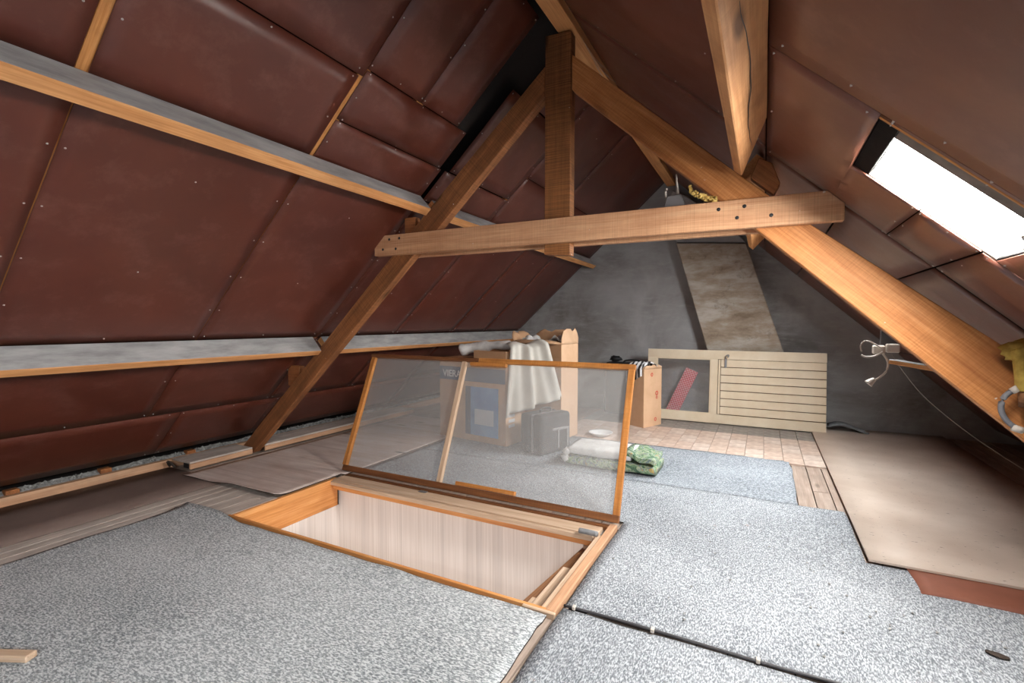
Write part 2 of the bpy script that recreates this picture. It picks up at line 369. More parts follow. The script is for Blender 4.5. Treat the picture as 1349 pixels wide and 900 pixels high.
def slab(name, fn, nu, nv, nrm, thick, mat, parent=None, edge_mat=None, smooth=True):
    """surface fn(u,v) as a sheet with real thickness behind it (against nrm)"""
    nrm = Vector(nrm); P = [[Vector(fn(i/nu, j/nv)) for j in range(nv+1)] for i in range(nu+1)]
    c = P[nu//2][nv//2].copy()
    v = [p-c for r in P for p in r] + [p-nrm*thick-c for r in P for p in r]
    k = (nu+1)*(nv+1); I = lambda i, j: i*(nv+1)+j
    a, b, d = P[0][0], P[nu][0], P[0][nv]
    flip = (b-a).cross(d-a).dot(nrm) < 0
    f = []
    for i in range(nu):
        for j in range(nv):
            q = (I(i, j), I(i+1, j), I(i+1, j+1), I(i, j+1)); f.append(q); f.append(tuple(x+k for x in q[::-1]))
    nb = len(f)
    for i in range(nu):
        f.append((I(i+1, 0), I(i, 0), I(i, 0)+k, I(i+1, 0)+k)); f.append((I(i, nv), I(i+1, nv), I(i+1, nv)+k, I(i, nv)+k))
    for j in range(nv):
        f.append((I(0, j), I(0, j+1), I(0, j+1)+k, I(0, j)+k)); f.append((I(nu, j+1), I(nu, j), I(nu, j)+k, I(nu, j+1)+k))
    if flip: f = [q[::-1] for q in f]
    fm = [0]*nb + [1]*(len(f)-nb)
    o = link(name, v, f, mat, parent, Matrix.Translation(c), mats=[mat, edge_mat or mat], fm=fm)
    if smooth:
        for i, p in enumerate(o.data.polygons): p.use_smooth = i < nb
    return o
def tube(name, pts, r, mat, parent=None, seg=8, cyclic=False, smooth=True, res=4):
    """smoothed tube through points"""
    P = [Vector(p) for p in pts]
    if res > 1 and len(P) > 2:
        Q = []
        for i in range(len(P)-1):
            p0, p1, p2, p3 = P[max(i-1, 0)], P[i], P[i+1], P[min(i+2, len(P)-1)]
            for k in range(res):
                t = k/res; Q.append(0.5*((2*p1)+(p2-p0)*t+(2*p0-5*p1+4*p2-p3)*t*t+(3*p1-p0-3*p2+p3)*t**3))
        Q.append(P[-1]); P = Q
    c = P[0].copy(); v = []; f = []; n = len(P)
    up = Vector((0, 0, 1)); 
    for i, p in enumerate(P):
        d = (P[min(i+1, n-1)]-P[max(i-1, 0)]).normalized()
        a = d.cross(up if abs(d.z) < 0.95 else Vector((1, 0, 0))).normalized(); b = a.cross(d)
        rr = r(i/(n-1)) if callable(r) else r
        for s in range(seg):
            t = 2*math.pi*s/seg; v.append(p+a*math.cos(t)*rr+b*math.sin(t)*rr-c)
    for i in range(n-1):
        for s in range(seg):
            f.append((i*seg+s, i*seg+(s+1) % seg, (i+1)*seg+(s+1) % seg, (i+1)*seg+s))
    f.append(tuple(range(seg-1, -1, -1))); f.append(tuple(range((n-1)*seg, n*seg)))
    return link(name, v, f, mat, parent, Matrix.Translation(c), smooth=smooth)
def blob(name, c, r, mat, parent=None, amp=0.15, fr=4, nu=16, nv=10, seed=0, rot=None):
    v = []; f = []
    for j in range(nv+1):
        for i in range(nu):
            th = math.pi*j/nv; ph = 2*math.pi*i/nu
            d = Vector((math.sin(th)*math.cos(ph), math.sin(th)*math.sin(ph), math.cos(th)))
            k = 1+amp*noise.noise(d*fr*0.5+Vector((seed, seed*2, 0)))
            v.append((d.x*r[0]*k, d.y*r[1]*k, d.z*r[2]*k))
    for j in range(nv):
        for i in range(nu): f.append((j*nu+i, (j+1)*nu+i, (j+1)*nu+(i+1) % nu, j*nu+(i+1) % nu))
    W = Matrix.Translation(Vector(c))
    if rot: W = W @ rot
    return link(name, v, f, mat, parent, W, smooth=True)
def discs(name, items, mat, parent, r=0.005, seg=7):
    """list of (point, normal) -> small domed nail heads, joined"""
    v = []; f = []
    for p, n in items:
        n = Vector(n).normalized(); a = n.orthogonal().normalized(); b = n.cross(a); k = len(v)
        for s in range(seg):
            t = 2*math.pi*s/seg; v.append(p+(a*math.cos(t)+b*math.sin(t))*r-n*0.002)
        v.append(p+n*0.0025)
        for s in range(seg): f.append((k+s, k+(s+1) % seg, k+seg))
    o = link(name, v, f, mat, parent); o['kind'] = 'stuff'; return o

# ------------------------------------------------------------------ sloping ceilings
def lining(side, fnP, nrm, mat, rects, amp, parent, gap=0.0018):
    for ri, r in enumerate(rects):
        x0, x1, y0, y1 = r[:4]; o = r[4] if len(r) > 4 else {}
        g0, g1 = o.get('g0', gap), o.get('g1', gap); A = o.get('amp', amp); sd = ri*3.17+(10 if side == 'r' else 0); curl = o.get('curl', 0); o_rib = o.get('rib', 0); notch = o.get('notch')
        def fn(u, v, x0=x0, x1=x1, y0=y0, y1=y1, g0=g0, g1=g1, A=A, sd=sd, curl=curl, o_rib=o_rib, notch=notch):
            if notch:
                xn, yn = notch
                x = x0+0.0012+(xn-0.001-x0)*u/0.55 if u <= 0.5501 else xn+0.001+(x1-0.0012-xn-0.001)*(u-0.6)/0.4
                ys = y0 if u <= 0.5501 else yn
                y = ys+g0+(y1-ys-g0-g1)*v
            else: x = x0+0.0012+(x1-x0-0.0024)*u; y = y0+g0+(y1-y0-g0-g1)*v
            e = (math.sin(math.pi*min(1, max(0, u)))*math.sin(math.pi*min(1, max(0, v))))**1.5
            n1 = noise.noise(Vector((x*1.1+sd, y*2.6, sd))); n2 = noise.noise(Vector((x*2.2, y*6.0+sd, 4.0)))
            d = e*A*(0.8+1.9*n1+1.1*n2)
            d += o_rib*e*(0.5+0.5*math.sin(y*17+n1*6+x*2))**2
            d += curl*max(0, v-0.75)**2*16*(0.5+noise.noise(Vector((u*3, sd, 0))))
            return fnP(x, y, max(d, -0.004))
        nu = max(5, int((x1-x0)/0.06)); nv = max(6, int((y1-y0)/0.06))
        nu, nv = min(nu, 16), min(nv, 20)
        if notch: nu, nv = 20, 16
        s = slab('hardboard_panel', fn, nu, nv, nrm, 0.004, mat, parent)
        if y1 < -0.3 or (side == 'r' and x0 < 0.7 and y0 > 2.4): continue
        pts = []
        ny = max(2, int((y1-y0)/0.42)); nx = max(2, int((x1-x0)/0.19))
        for i in range(nx+1):
            u = min(max(i/nx, 0.03), 0.97)
            for vv in (0.03, 0.97): pts.append((fn(u, vv+random.uniform(-.008, .008)) + nrm*0.002, nrm))
            if i % 2 == 0: pts.append((fn(u+random.uniform(-.02, .02) if 0.1 < u < 0.9 else u, 0.5+random.uniform(-.03, .03)) + nrm*0.002, nrm))
        discs('nail_heads', pts, M['nail'], s, 0.0042)

ceilL = root('ceiling_left', (-2.5, 1.8, 1.45), kind='structure')
JY = [Y0, -1.0, -0.10, 0.80, 1.705, 2.585, 3.45, 4.35, 5.05, Y1]
rectsL = []
for a, b in zip([Y0, 0.0, 1.92, 2.7, 4.4], [0.0, 1.92, 2.7, 4.4, Y1]): rectsL.append((-3.945, -3.572, a, b))
for a, b in zip(JY[:-1], JY[1:]):
    if a > -0.5:
        rectsL.append((-3.57, -3.02, a, b)); rectsL.append((-3.015, -2.015, a, b, {'g0': 0.003, 'g1': 0.003, 'amp': 0.010}))
rectsL += [(-3.57, -2.015, Y0, -1.0), (-3.57, -2.015, -1.0, -0.10)]
rectsL += [(-2.01, -1.66, Y0, -0.10), (-2.01, -1.66, -0.10, 0.80, {'g1': 0.03}), (-2.01, -1.66, 0.80, 1.705, {'g0': 0.008, 'g1': 0.02}),
           (-2.01, -1.832, 1.705, 2.56, {'g0': 0.004, 'amp': 0.02}), (-1.83, -1.63, 1.705, 2.54, {'g0': 0.004, 'amp': 0.02, 'rib': 0.012}),
           (-2.01, -1.83, 2.60, 3.45), (-1.825, -1.36, 2.64, 3.45, {'amp': 0.02}), (-2.01, -1.66, 3.45, 4.25), (-2.01, -1.66, 4.27, Y1)]
rectsL += [(-1.658, -1.03, Y0, -0.6), (-1.658, -1.03, -0.6, 0.45), (-1.658, -1.03, 0.45, 1.705, {'amp': 0.02, 'rib': 0.010}), (-1.628, -1.03, 1.705, 2.095, {'amp': 0.014, 'rib': 0.012}), (-1.628, -1.10, 2.095, 2.44, {'amp': 0.018, 'rib': 0.016}),
           (-1.355, -1.03, 2.86, 3.45), (-1.658, -1.03, 3.45, 4.27, {'amp': 0.02}), (-1.658, -1.03, 4.27, Y1, {'amp': 0.02})]
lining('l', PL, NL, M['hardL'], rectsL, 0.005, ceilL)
for y in JY[1:-1] + [2.095]:
    x0, x1 = (-3.95, -1.05) if y not in (2.095, 2.585) else (-1.66, -1.05) if y == 2.095 else (-3.95, -2.1)
    obox('batten', PL(x0, y-0.028, -0.006), PL(x1, 0)-PL(x0, 0), (0, 0.056, 0), -NL*0.03, M['lath'], ceilL)
def backing(name, fnP, nrm, xs, hole, parent):
    a, b = xs
    rs = [(a, b, Y0, Y1)]
    if hole:
        hx0, hx1, hys = hole
        rs = [(a, hx0, Y0, Y1), (hx1, b, Y0, Y1)]
        ys = [Y0] + [t for p in hys for t in p] + [Y1]
        rs += [(hx0, hx1, ys[i], ys[i+1]) for i in range(0, len(ys), 2)]
    v = []; f = []
    for (x0, x1, y0, y1) in rs:
        k = len(v)
        for off in (-0.07, -0.09): v += [fnP(x0, y0, off), fnP(x1, y0, off), fnP(x1, y1, off), fnP(x0, y1, off)]
        q = [(0, 1, 2, 3), (7, 6, 5, 4), (0, 4, 5, 1), (1, 5, 6, 2), (2, 6, 7, 3), (3, 7, 4, 0)]
        f += [tuple(i+k for i in t) for t in q]
    return link(name, v, f, M['dark'], parent)
backing('roof_underlay', PL, NL, (-4.25, -0.99), None, ceilL)

ceilR = root('ceiling_right', (0.7, 1.8, 1.3), kind='structure')
W1 = (0.262, 0.64, 1.618, 2.055)       # the roof window in view
W2 = (0.20, 0.72, -1.40, -0.60)        # unseen twin added behind the camera to light the near floor
W4 = (0.22, 0.62, 3.50, 4.30)          # a third one, added out of sight behind the right rafter for light
R = []
for a, b in zip([Y0, -0.9, 0.3, 1.4, 2.5, 3.4, 4.5], [-0.9, 0.3, 1.4, 2.5, 3.4, 4.5, Y1]): R.append((-0.975, -0.01, a, b, {'amp': 0.012}))
R += [(-0.005, 0.2, Y0, 0.15), (-0.005, 0.45, 1.59, 2.55, {'amp': 0.012, 'g0': 0.0006, 'notch': (0.26, 2.058)}), (-0.005, 0.30, 2.55, 3.48, {'amp': 0.02}), (-0.005, 0.218, 3.482, 4.318), (-0.005, 0.30, 4.32, Y1)]
R += [(0.2, 0.72, Y0, -1.40), (0.2, 0.72, -0.60, 0.15), (0.72, 1.9, Y0, 0.15), (-0.005, 1.15, 0.15, 1.588, {'amp': 0.016, 'g1': 0.0006}), (0.26, 1.15, 1.5885, 1.616, {'amp': 0.0, 'g0': 0.0004, 'g1': 0.0004}), (1.155, 1.93, 0.15, 1.9)]
R += [(0.451, 0.608, 2.058, 2.55, {'amp': 0.012, 'g1': 0.004, 'rib': 0.014}), (0.643, 1.15, 1.618, 2.06, {'amp': 0.01}), (0.611, 1.15, 2.062, 2.54, {'amp': 0.012, 'g1': 0.006, 'rib': 0.016}),
      (0.305, 0.607, 2.555, 3.4, {'amp': 0.02, 'g0': 0.004, 'rib': 0.022}), (0.611, 1.15, 2.555, 3.4, {'amp': 0.02, 'g0': 0.010, 'rib': 0.026}), (0.305, 1.15, 3.402, 3.48), (0.622, 1.15, 3.482, 4.318), (0.305, 1.15, 4.32, Y1), (1.155, 1.93, 1.9, 3.4), (1.155, 1.93, 3.4, 4.7), (1.155, 1.93, 4.7, Y1)]
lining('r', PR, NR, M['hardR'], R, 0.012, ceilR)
backing('roof_underlay', PR, NR, (-1.12, 2.2), (0.2, 0.72, [(W2[2], W2[3]), (1.585, 2.085), (W4[2]-0.018, W4[3]+0.018)]), ceilR)
for x0, x1, y0, y1 in ((0.2, W1[0]-0.015, 1.585, 2.09), (W1[1]+0.072, 0.73, 1.585, 2.09), (W4[1]+0.012, 0.72, W4[2]-0.018, W4[3]+0.018), (0.19, W4[0]-0.012, W4[2]-0.018, W4[3]+0.018)):
    obox('roof_underlay', PR(x0, y0, -0.07), PR(x1, 0)-PR(x0, 0), (0, y1-y0, 0), -NR*0.02, M['dark'], ceilR, 0)

def skylight(name, Wd, fnP, nrm, glassmat, deep=0.13):
    x0, x1, y0, y1 = Wd; t = 0.02
    wn = root(name, fnP((x0+x1)/2, (y0+y1)/2), kind='structure')
    up = fnP(x0, 0)-fnP(x1, 0)
    ln = (fnP(x1, 0)-fnP(x0, 0)); lu = ln.normalized()
    D = -nrm*deep
    # casing boards lining the opening
    a = obox('casing_board', fnP(x0, y0, 0.0)-lu*t, lu*t, (0, y1-y0, 0), D, M['tar'], wn, 0.002)
    b = obox('casing_board', fnP(x1, y0, 0.0), lu*t, (0, y1-y0, 0), D, M['tar'], wn, 0.002)
    obox('casing_board', fnP(x0, y0-t, 0.0)-lu*t, ln+lu*2*t, (0, t, 0), D, M['frosted'], wn, 0.002)
    obox('casing_board', fnP(x0, y1, 0.0)-lu*t, ln+lu*2*t, (0, t, 0), D, M['frosted'], wn, 0.002)
    # wooden edge strip of the near side
    obox('edge_strip', fnP(x0, y0-0.022, 0.004), ln*1.05, (0, 0.018, 0), -nrm*0.02, M['lath'], wn, 0.002)
    # metal frame round the pane
    F = deep-0.02; fw = 0.022
    gx = -nrm*0.015
    obox('window_frame', fnP(x0, y0, -F), lu*fw, (0, y1-y0, 0), gx, M['frosted'], wn, 0.002)
    obox('window_frame', fnP(x1, y0, -F)-lu*fw, lu*fw, (0, y1-y0, 0), gx, M['frosted'], wn, 0.002)
    obox('window_frame', fnP(x0, y0, -F), ln, (0, fw, 0), gx, M['frosted'], wn, 0.002)
    obox('window_frame', fnP(x0, y1-fw, -F), ln, (0, fw, 0), gx, M['frosted'], wn, 0.002)
    obox('window_pane', fnP(x0+0.002, y0+0.002, -F-0.006), ln*0.99, (0, y1-y0-0.004, 0), -nrm*0.004, glassmat, wn, 0)
    if name == 'window_1':
        tube('stay_handle', [fnP(x1-0.03, y0+0.20, -F+0.02)+Vector((0, 0.028*math.sin(k*math.pi/5), 0))+lu*0.02*math.cos(k*math.pi/5) for k in range(11)], 0.004, M['metal'], wn)
    return wn
def roof_window():
    x0, x1, y0, y1 = W1; wn = root('window_1', PR(0.45, 1.84), kind='structure'); lu = TR
    ln = PR(x1, 0)-PR(x0, 0); xa = 0.305; ya = 1.705; up = PR(xa, 0)-PR(x0, 0)
    obox('head_lining', PR(x0, y0, -0.006), up, (0, y1-y0+0.01, 0), -NR*0.012, M['tar'], wn, 0.002)
    obox('side_lining', PR(xa, y0-0.01, -0.010), PR(x1+0.03, 0)-PR(xa, 0), (0, ya-y0+0.01, 0), -NR*0.012, M['frosted'], wn, 0.002)
    obox('far_casing', PR(xa, y1, -0.004), PR(x1+0.02, 0)-PR(xa, 0), (0, 0.015, 0), -NR*0.07, M['frosted'], wn, 0.002)
    obox('sill_lining', PR(x1, ya, -0.004), lu*0.05, (0, y1-ya+0.012, 0), -NR*0.012, M['tar'], wn, 0.002)
    obox('edge_strip', PR(x0, y0-0.012, 0.0015), ln*1.3, (0, 0.012, 0), -NR*0.016, M['lath'], wn, 0.002)
    obox('window_pane', PR(xa+0.001, ya+0.001, -0.026), PR(x1, 0)-PR(xa, 0), (0, y1-ya-0.002, 0), -NR*0.004, M['skyglass'], wn, 0)
    c = PR(0.62, 1.80, -0.012)
    tube('stay_handle', [c+Vector((0, 0.022*math.sin(k*math.pi/5), 0))+lu*0.016*math.cos(k*math.pi/5) for k in range(11)], 0.004, M['metal'], wn)
    for nm, a_, b_, c_, d_ in (('outer_curb', x0-0.02, x0, y0-0.02, y1+0.02), ('outer_curb', x1+0.05, x1+0.07, y0-0.02, y1+0.02), ('outer_curb', x0, x1+0.05, y0-0.03, y0-0.012), ('outer_curb', x0, x1+0.05, y1+0.015, y1+0.03)):
        obox(nm, PR(a_, c_, -0.012), PR(b_, 0)-PR(a_, 0), (0, d_-c_, 0), -NR*0.10, M['tar'], wn, 0)
roof_window()
skylight('window_added_rear', W2, PR, NR, M['skyglass'])  # added opening that goes with the rear fill light
skylight('window_added_far', W4, PR, NR, M['skyglass'])  # added opening for the far fill light, covered by the rafter

# ------------------------------------------------------------------ gable walls
gab = [(-4.5, -0.03), (-1.01, 3.12), (2.45, -0.03)]
wf = prism('wall_far', gab, Y1, Y1+0.15, M['plaster'], bev=0); wf['kind'] = 'structure'
wn = prism('wall_near', gab, Y0-0.15, Y0, M['plaster'], bev=0); wn['kind'] = 'structure'
# slanted chimney flue built against the far gable
fl = root('trim_flue', (-0.35, 5.9, 0.0), kind='structure')
def fluebox(name, p, y0, y1, mat, wob=0): return prism(name, p, y0, y1, mat, fl, None, 0.008)
fluebox('flue_shaft', [(-0.02, 0.0), (0.48, 0.0), (0.195, 0.79), (-0.185, 1.955), (-0.905, 2.01), (-0.545, 0.77)], 5.80, 5.995, M['flue'])
fluebox('flue_head', [(-0.91, 2.022), (-0.19, 1.967), (-0.27, 2.07), (-0.80, 2.53), (-0.96, 2.62), (-1.0, 2.4)], 5.82, 5.995, M['plaster'])

# ------------------------------------------------------------------ floor
HX0, HX1, HY0, HY1 = -2.645, -0.69, 1.66, 2.50
floor = root('floor', (-1, 2, 0), kind='structure')
x = -4.10; pw = 0.098
pm = {}
while x < 2.1:
    segs = [(Y0, 0.9), (0.905, 3.7), (3.705, Y1)] if int(x*10) % 2 else [(Y0, 2.0), (2.005, Y1)]
    if x+pw > HX0-0.02 and x < HX1+0.02: segs = [(Y0, HY0-0.01), (HY1+0.02, Y1)]
    for a, b in segs:
        L = round(b-a, 3)
        W = Matrix.Translation(((x+(pw-0.006)/2), (a+b)/2, -0.012)) @ Matrix.Rotation(math.pi/2, 4, 'Z')
        if L not in pm:
            v, f = box_geo(-L/2, L/2, -(pw-0.006)/2, (pw-0.006)/2, -0.012, 0.012)
            o = link('floor_board', v, f, M['floorboard'], floor, W); pm[L] = o.data
        else:
            o = bpy.data.objects.new('floor_board', pm[L]); C.objects.link(o); o.parent = floor; o.matrix_local = world_of(floor).inverted() @ W
    x += pw
v = []; f = []
for (a, b, c, d) in ((-4.3, HX0-0.03, Y0, Y1), (HX1+0.03, 2.3, Y0, Y1), (HX0-0.03, HX1+0.03, Y0, HY0-0.02), (HX0-0.03, HX1+0.03, HY1+0.03, Y1)):
    vv, ff = box_geo(a, b, c, d, -0.20, -0.026, len(v)); v += vv; f += ff
link('subfloor', v, f, M['screed'], floor)

# loose floor coverings
def sheet_rects(name, rects, z, th, mat, label, cat, step=0.06, disp=None, wob=0.0, under=None, group=None):
    def breaks(vals):
        vals = sorted(set(vals)); out = [vals[0]]
        for a, b in zip(vals[:-1], vals[1:]):
            n = max(1, round((b-a)/step)); out += [a+(b-a)*k/n for k in range(1, n+1)]
        return out
    X = breaks([t for r in rects for t in r[:2]]); Y = breaks([t for r in rects for t in r[2:4]])
    nx, ny = len(X)-1, len(Y)-1
    inside = lambda i, j: 0 <= i < nx and 0 <= j < ny and any(r[0] < (X[i]+X[i+1])/2 < r[1] and r[2] < (Y[j]+Y[j+1])/2 < r[3] for r in rects)
    idx = {}; v = []; f = []; fm = []
    def vid(i, j):
        if (i, j) not in idx:
            x, y = X[i], Y[j]; ex = ey = 0
            q = [inside(i-1, j-1), inside(i, j-1), inside(i-1, j), inside(i, j)]
            if wob and not all(q):
                ex = wob*noise.noise(Vector((y*5, x, 1))) if (q[0] != q[1] or q[2] != q[3]) else 0
                ey = wob*noise.noise(Vector((x*5, y, 2))) if (q[0] != q[2] or q[1] != q[3]) else 0
            d = disp(x, y) if disp else 0
            idx[(i, j)] = len(v); v.append((x+ex, y+ey, z+d)); v.append((x+ex, y+ey, z+d-th))
        return idx[(i, j)]
    for i in range(nx):
        for j in range(ny):
            if not inside(i, j): continue
            q = (vid(i, j), vid(i+1, j), vid(i+1, j+1), vid(i, j+1))
            f.append(q); fm.append(0); f.append(tuple(t+1 for t in q[::-1])); fm.append(1)
            for k, (di, dj) in enumerate(((0, -1), (1, 0), (0, 1), (-1, 0))):
                if not inside(i+di, j+dj):
                    a, b = q[k], q[(k+1) % 4]; f.append((b, a, a+1, b+1)); fm.append(1)
    o = link(name, v, f, mat, None, None, mats=[mat, under or mat], fm=fm)
    for p, m_ in zip(o.data.polygons, fm): p.use_smooth = m_ == 0
    return tag(o, label, cat, group)
def dA(x, y):
    d = 0.004*noise.noise(Vector((x*2, y*3, 0)))+0.003
    d += 0.012*math.exp(-((y-1.50+0.03*x)/0.03)**2)*(1 if x > -2.6 else 0.2)
    if x < -2.5: d += 0.028*max(0, (y-1.50)/0.12)**2*min(1, (-2.5-x)/0.2)
    return max(d, 0)
sheet_rects('carpet', [(-3.0, -0.69, -2.1, 1.58), (-2.98, -0.69, 1.58, 1.625)], 0.012, 0.007, M['carpetA'], 'grey looped carpet before the open hatch with wrinkled far edge', 'carpet', 0.05, dA, 0.012, M['backing'])
dB = lambda x, y: max(0, 0.003+0.004*noise.noise(Vector((x*2, y*3, 7))))
sheet_rects('carpet', [(-0.655, 1.75, 1.715, 2.66), (-0.655, 0.435, 2.66, 3.325), (-2.6, -0.655, 2.60, 3.325)], 0.012, 0.007, M['carpetB'], 'dusty grey looped carpet beyond the black cable, reaching the speckled panel', 'carpet', 0.05, dB, 0.008, M['backing'])
sheet_rects('carpet', [(-0.655, 1.9, -2.1, 1.695)], 0.012, 0.007, M['carpetB'], 'grey looped carpet strip on the near side of the black cable', 'carpet', 0.05, dB, 0.008, M['backing'])
sheet_rects('carpet', [(-2.6, 0.205, 3.33, 4.37)], 0.011, 0.006, M['carpetC'], 'thin flat blue-grey carpet in front of the beige tiles', 'carpet', 0.05, dB, 0.012, M['backing'])
sheet_rects('floor_panel', [(0.445, 1.53, 2.67, 5.93)], 0.030, 0.010, M['chip'], 'large cream speckled floor panel under the right rafter', 'floor panel', 0.2)
sheet_rects('floor_panel', [(0.585, 1.9, 2.45, 2.72)], 0.018, 0.004, M['redsheet'], 'reddish brown hardboard strip poking out from under the cream panel', 'floor panel', 0.06, None, 0.02)
sheet_rects('floor_panel', [(-3.93, -3.245, -2.0, 2.02)], 0.012, 0.005, M['brownsheet'], 'dark brown hardboard sheet along the left eave', 'floor panel', 0.2)
def dV(x, y):
    e = max(0, 1-(y-1.95)/0.10) if y < 2.05 else 0
    return 0.022*e*e*max(0, min(1, (x+3.3)/0.2)) + 0.002
vn = sheet_rects('vinyl_sheet', [(-3.63, -2.66, 1.95, 2.49), (-3.63, -2.62, 2.49, 4.45)], 0.016, 0.004, M['vinyl'], 'greyish wood-look vinyl sheet with a curled near edge left of the hatch', 'vinyl', 0.05, dV, 0.008, M['backing'])
for k, (a, b) in enumerate([(-3.24, -3.165), (-3.16, -3.09), (-3.085, -3.012)]):
    pass
bd = root('boarding', (-3.0, 0.9, 0.0), 'strip of grey weathered boards between the brown sheet and the carpet', 'boards')
for k, (a, b, y1_) in enumerate([(-3.238, -3.165, 2.03), (-3.16, -3.09, 2.03), (-3.085, -3.005, 2.03), (-3.0, -2.90, 2.02), (-2.895, -2.79, 2.01), (-2.785, -2.665, 2.0)]):
    box('board', a, b, -2.0 if k < 3 else 1.64, y1_ - 0.02, 0.001, 0.0075, M['greyboard'], bd, 0.001, None, 'y')
# tiles
tl = root('tile_floor', (-0.6, 5, 0), kind='structure')
tm = {}
def tile(x, y, wx, wy, mat, z):
    key = (round(wx, 3), round(wy, 3), mat.name)
    W = Matrix.Translation((x+wx/2, y+wy/2, 0.007+z))
    if key not in tm:
        v, f = box_geo(-wx/2+0.0018, wx/2-0.0018, -wy/2+0.0018, wy/2-0.0018, -0.0065, 0.0065)
        tm[key] = link('tile', v, f, mat, tl, W).data
    else:
        o = bpy.data.objects.new('tile', tm[key]); C.objects.link(o); o.parent = tl; o.matrix_local = world_of(tl).inverted() @ W
for i in range(16):
    for j in range(3):
        x = 0.442-0.14*(i+1); y = 4.372+0.28*j
        if j == 0 and i < 6: tile(x, y-0.075, 0.14, 0.355, M['tile' if (i*7+j*5) % 3 else 'tile2'], random.uniform(0, .001))
        else: tile(x, y, 0.14, 0.28, M['tile' if (i*7+j*5) % 3 else 'tile2'], random.uniform(0, .001))
    for j in range(5): tile(0.442-0.14*(i+1), 5.214+0.14*j, 0.14, 0.14, M['tilegrey'], 0)

# ------------------------------------------------------------------ eave on the left
ev = root('eave_plate', (-4.0, 1.5, 0), 'long pale timber batten laid on the floor along the left eave', 'batten')
box('batten', -3.99, -3.945, -2.0, 2.85, 0.0, 0.062, M['eave'], ev, 0.002, None, 'y')
tag(box('batten', -3.99, -3.945, 2.9, 5.9, 0.0, 0.06, M['eave'], None, 0.002, None, 'y'), 'timber batten along the left eave beyond the rafter foot', 'batten')
for n_, (y, h) in enumerate([(1.15, 0.085), (1.62, 0.09), (2.18, 0.085)]):
    tag(box('wooden_block', -4.045, -3.993, y, y+0.065, 0.0, h, M['cleat'], None, 0.003, None, 'x'), ['small brown wooden block behind the eave batten, nearest the camera', 'small brown wooden block in the rubble, middle of three at the eave', 'small brown wooden block at the eave beside the black box end'][n_], 'block', 'blocks behind the eave batten')
v = []; f = []
for k in range(1700):
    y = random.uniform(-0.6, 5.9); x = random.uniform(-4.06, -4.0); r = random.uniform(0.004, 0.013); b0 = len(v)
    z = 0.045+0.016*noise.noise(Vector((y*6, 0, 0)))+random.uniform(0, 0.022)
    if any(a-0.015 < y < a+0.08 for a in (1.15, 1.62, 2.18)): continue
    pts = [Vector(p)*r*random.uniform(.6, 1.2) for p in ((1, 0, 0), (-1, 0, 0), (0, 1, 0), (0, -1, 0), (0, 0, 1), (0, 0, -1))]
    v += [p+Vector((x, y, z+r)) for p in pts]
    f += [tuple(i+b0 for i in t) for t in ((0, 2, 4), (2, 1, 4), (1, 3, 4), (3, 0, 4), (2, 0, 5), (1, 2, 5), (3, 1, 5), (0, 3, 5))]
n = 320; b0 = len(v)
for k in range(n+1):
    y = -0.6+6.5*k/n; h = 0.066+0.014*noise.noise(Vector((y*6, 0, 0)))+0.006*noise.noise(Vector((y*40, 0, 0)))
    v += [(-4.09, y, 0.0), (-4.05, y, h+0.012), (-3.996, y, h-0.012+0.006*noise.noise(Vector((y*30, 4, 0)))), (-3.994, y, 0.0)]
    if k: f += [(b0+4*k-4+j, b0+4*k-4+j+1, b0+4*k+j+1, b0+4*k+j) for j in range(3)]
rb = link('mortar_rubble', v, f, M['rubble']); tag(rb, 'grey mortar crumbs filling the gap behind the eave batten', 'rubble', None, 'stuff')
# boxed boards at the foot of the rafter
t = root('eave_box', (-3.8, 2.3, 0), 'low boxed-in eave board with black open end at the rafter foot', 'board')
W_ = M['greyboard']
box('top_board', -3.93, -3.705, 2.04, 2.53, 0.058, 0.072, W_, t, 0.002, None, 'y')
box('front_board', -3.720, -3.703, 2.04, 2.53, 0.018, 0.057, M['eave'], t, 0.002, None, 'y')
box('end_block', -3.80, -3.722, 2.045, 2.10, 0.018, 0.056, M['black'], t)
tube('torn_flap', [(-3.93, 2.02, 0.02), (-3.90, 1.99, 0.06), (-3.86, 1.985, 0.065), (-3.82, 2.0, 0.03)], 0.009, M['backing'], t)
t = root('eave_box', (-3.8, 3.4, 0), 'low boxed-in eave board behind the left rafter', 'board')
box('top_board', -3.93, -3.705, 2.64, 4.6, 0.058, 0.072, W_, t, 0.002, None, 'y')
box('front_board', -3.720, -3.703, 2.64, 4.6, 0.018, 0.057, M['eave'], t, 0.002, None, 'y')

# ------------------------------------------------------------------ stair hatch and shaft
hf = root('stair_hatch', (-1.66, 2.08, 0), 'pine-lined stair hatch in the attic floor with its film-covered lid standing open', 'hatch')
box('joist_board', HX0-0.03, HX0, HY0+0.02, 2.44, -0.19, 0.004, M['pine'], hf, 0.002, None, 'y')
box('back_ledge', HX0, -0.742, 2.395, 2.50, -0.018, 0.006, M['palepine'], hf, 0.003)
box('back_moulding', HX0, -0.76, 2.375, 2.397, -0.028, -0.002, M['palepine'], hf, 0.003)
box('back_joist', HX0, -0.76, 2.40, 2.46, -0.065, -0.020, M['pine'], hf, 0.003)
box('hinge_rail', HX0-0.02, -0.70, 2.502, 2.535, -0.01, 0.012, M['dark_lidwood'], hf, 0.002)
box('front_trim', HX0, HX1, HY0-0.012, HY0+0.004, -0.03, 0.019, M['pine'], hf, 0.002)
box('side_rim', -0.738, -0.712, HY0+0.005, 2.385, -0.04, 0.012, M['palepine'], hf, 0.003, None, 'y')
box('side_trim', -0.712, -0.672, HY0-0.01, 2.53, -0.03, 0.020, M['eave'], hf, 0.003, None, 'y')
box('corner_block', -0.80, -0.665, HY0-0.03, HY0-0.013, -0.02, 0.022, M['palepine'], hf, 0.003)
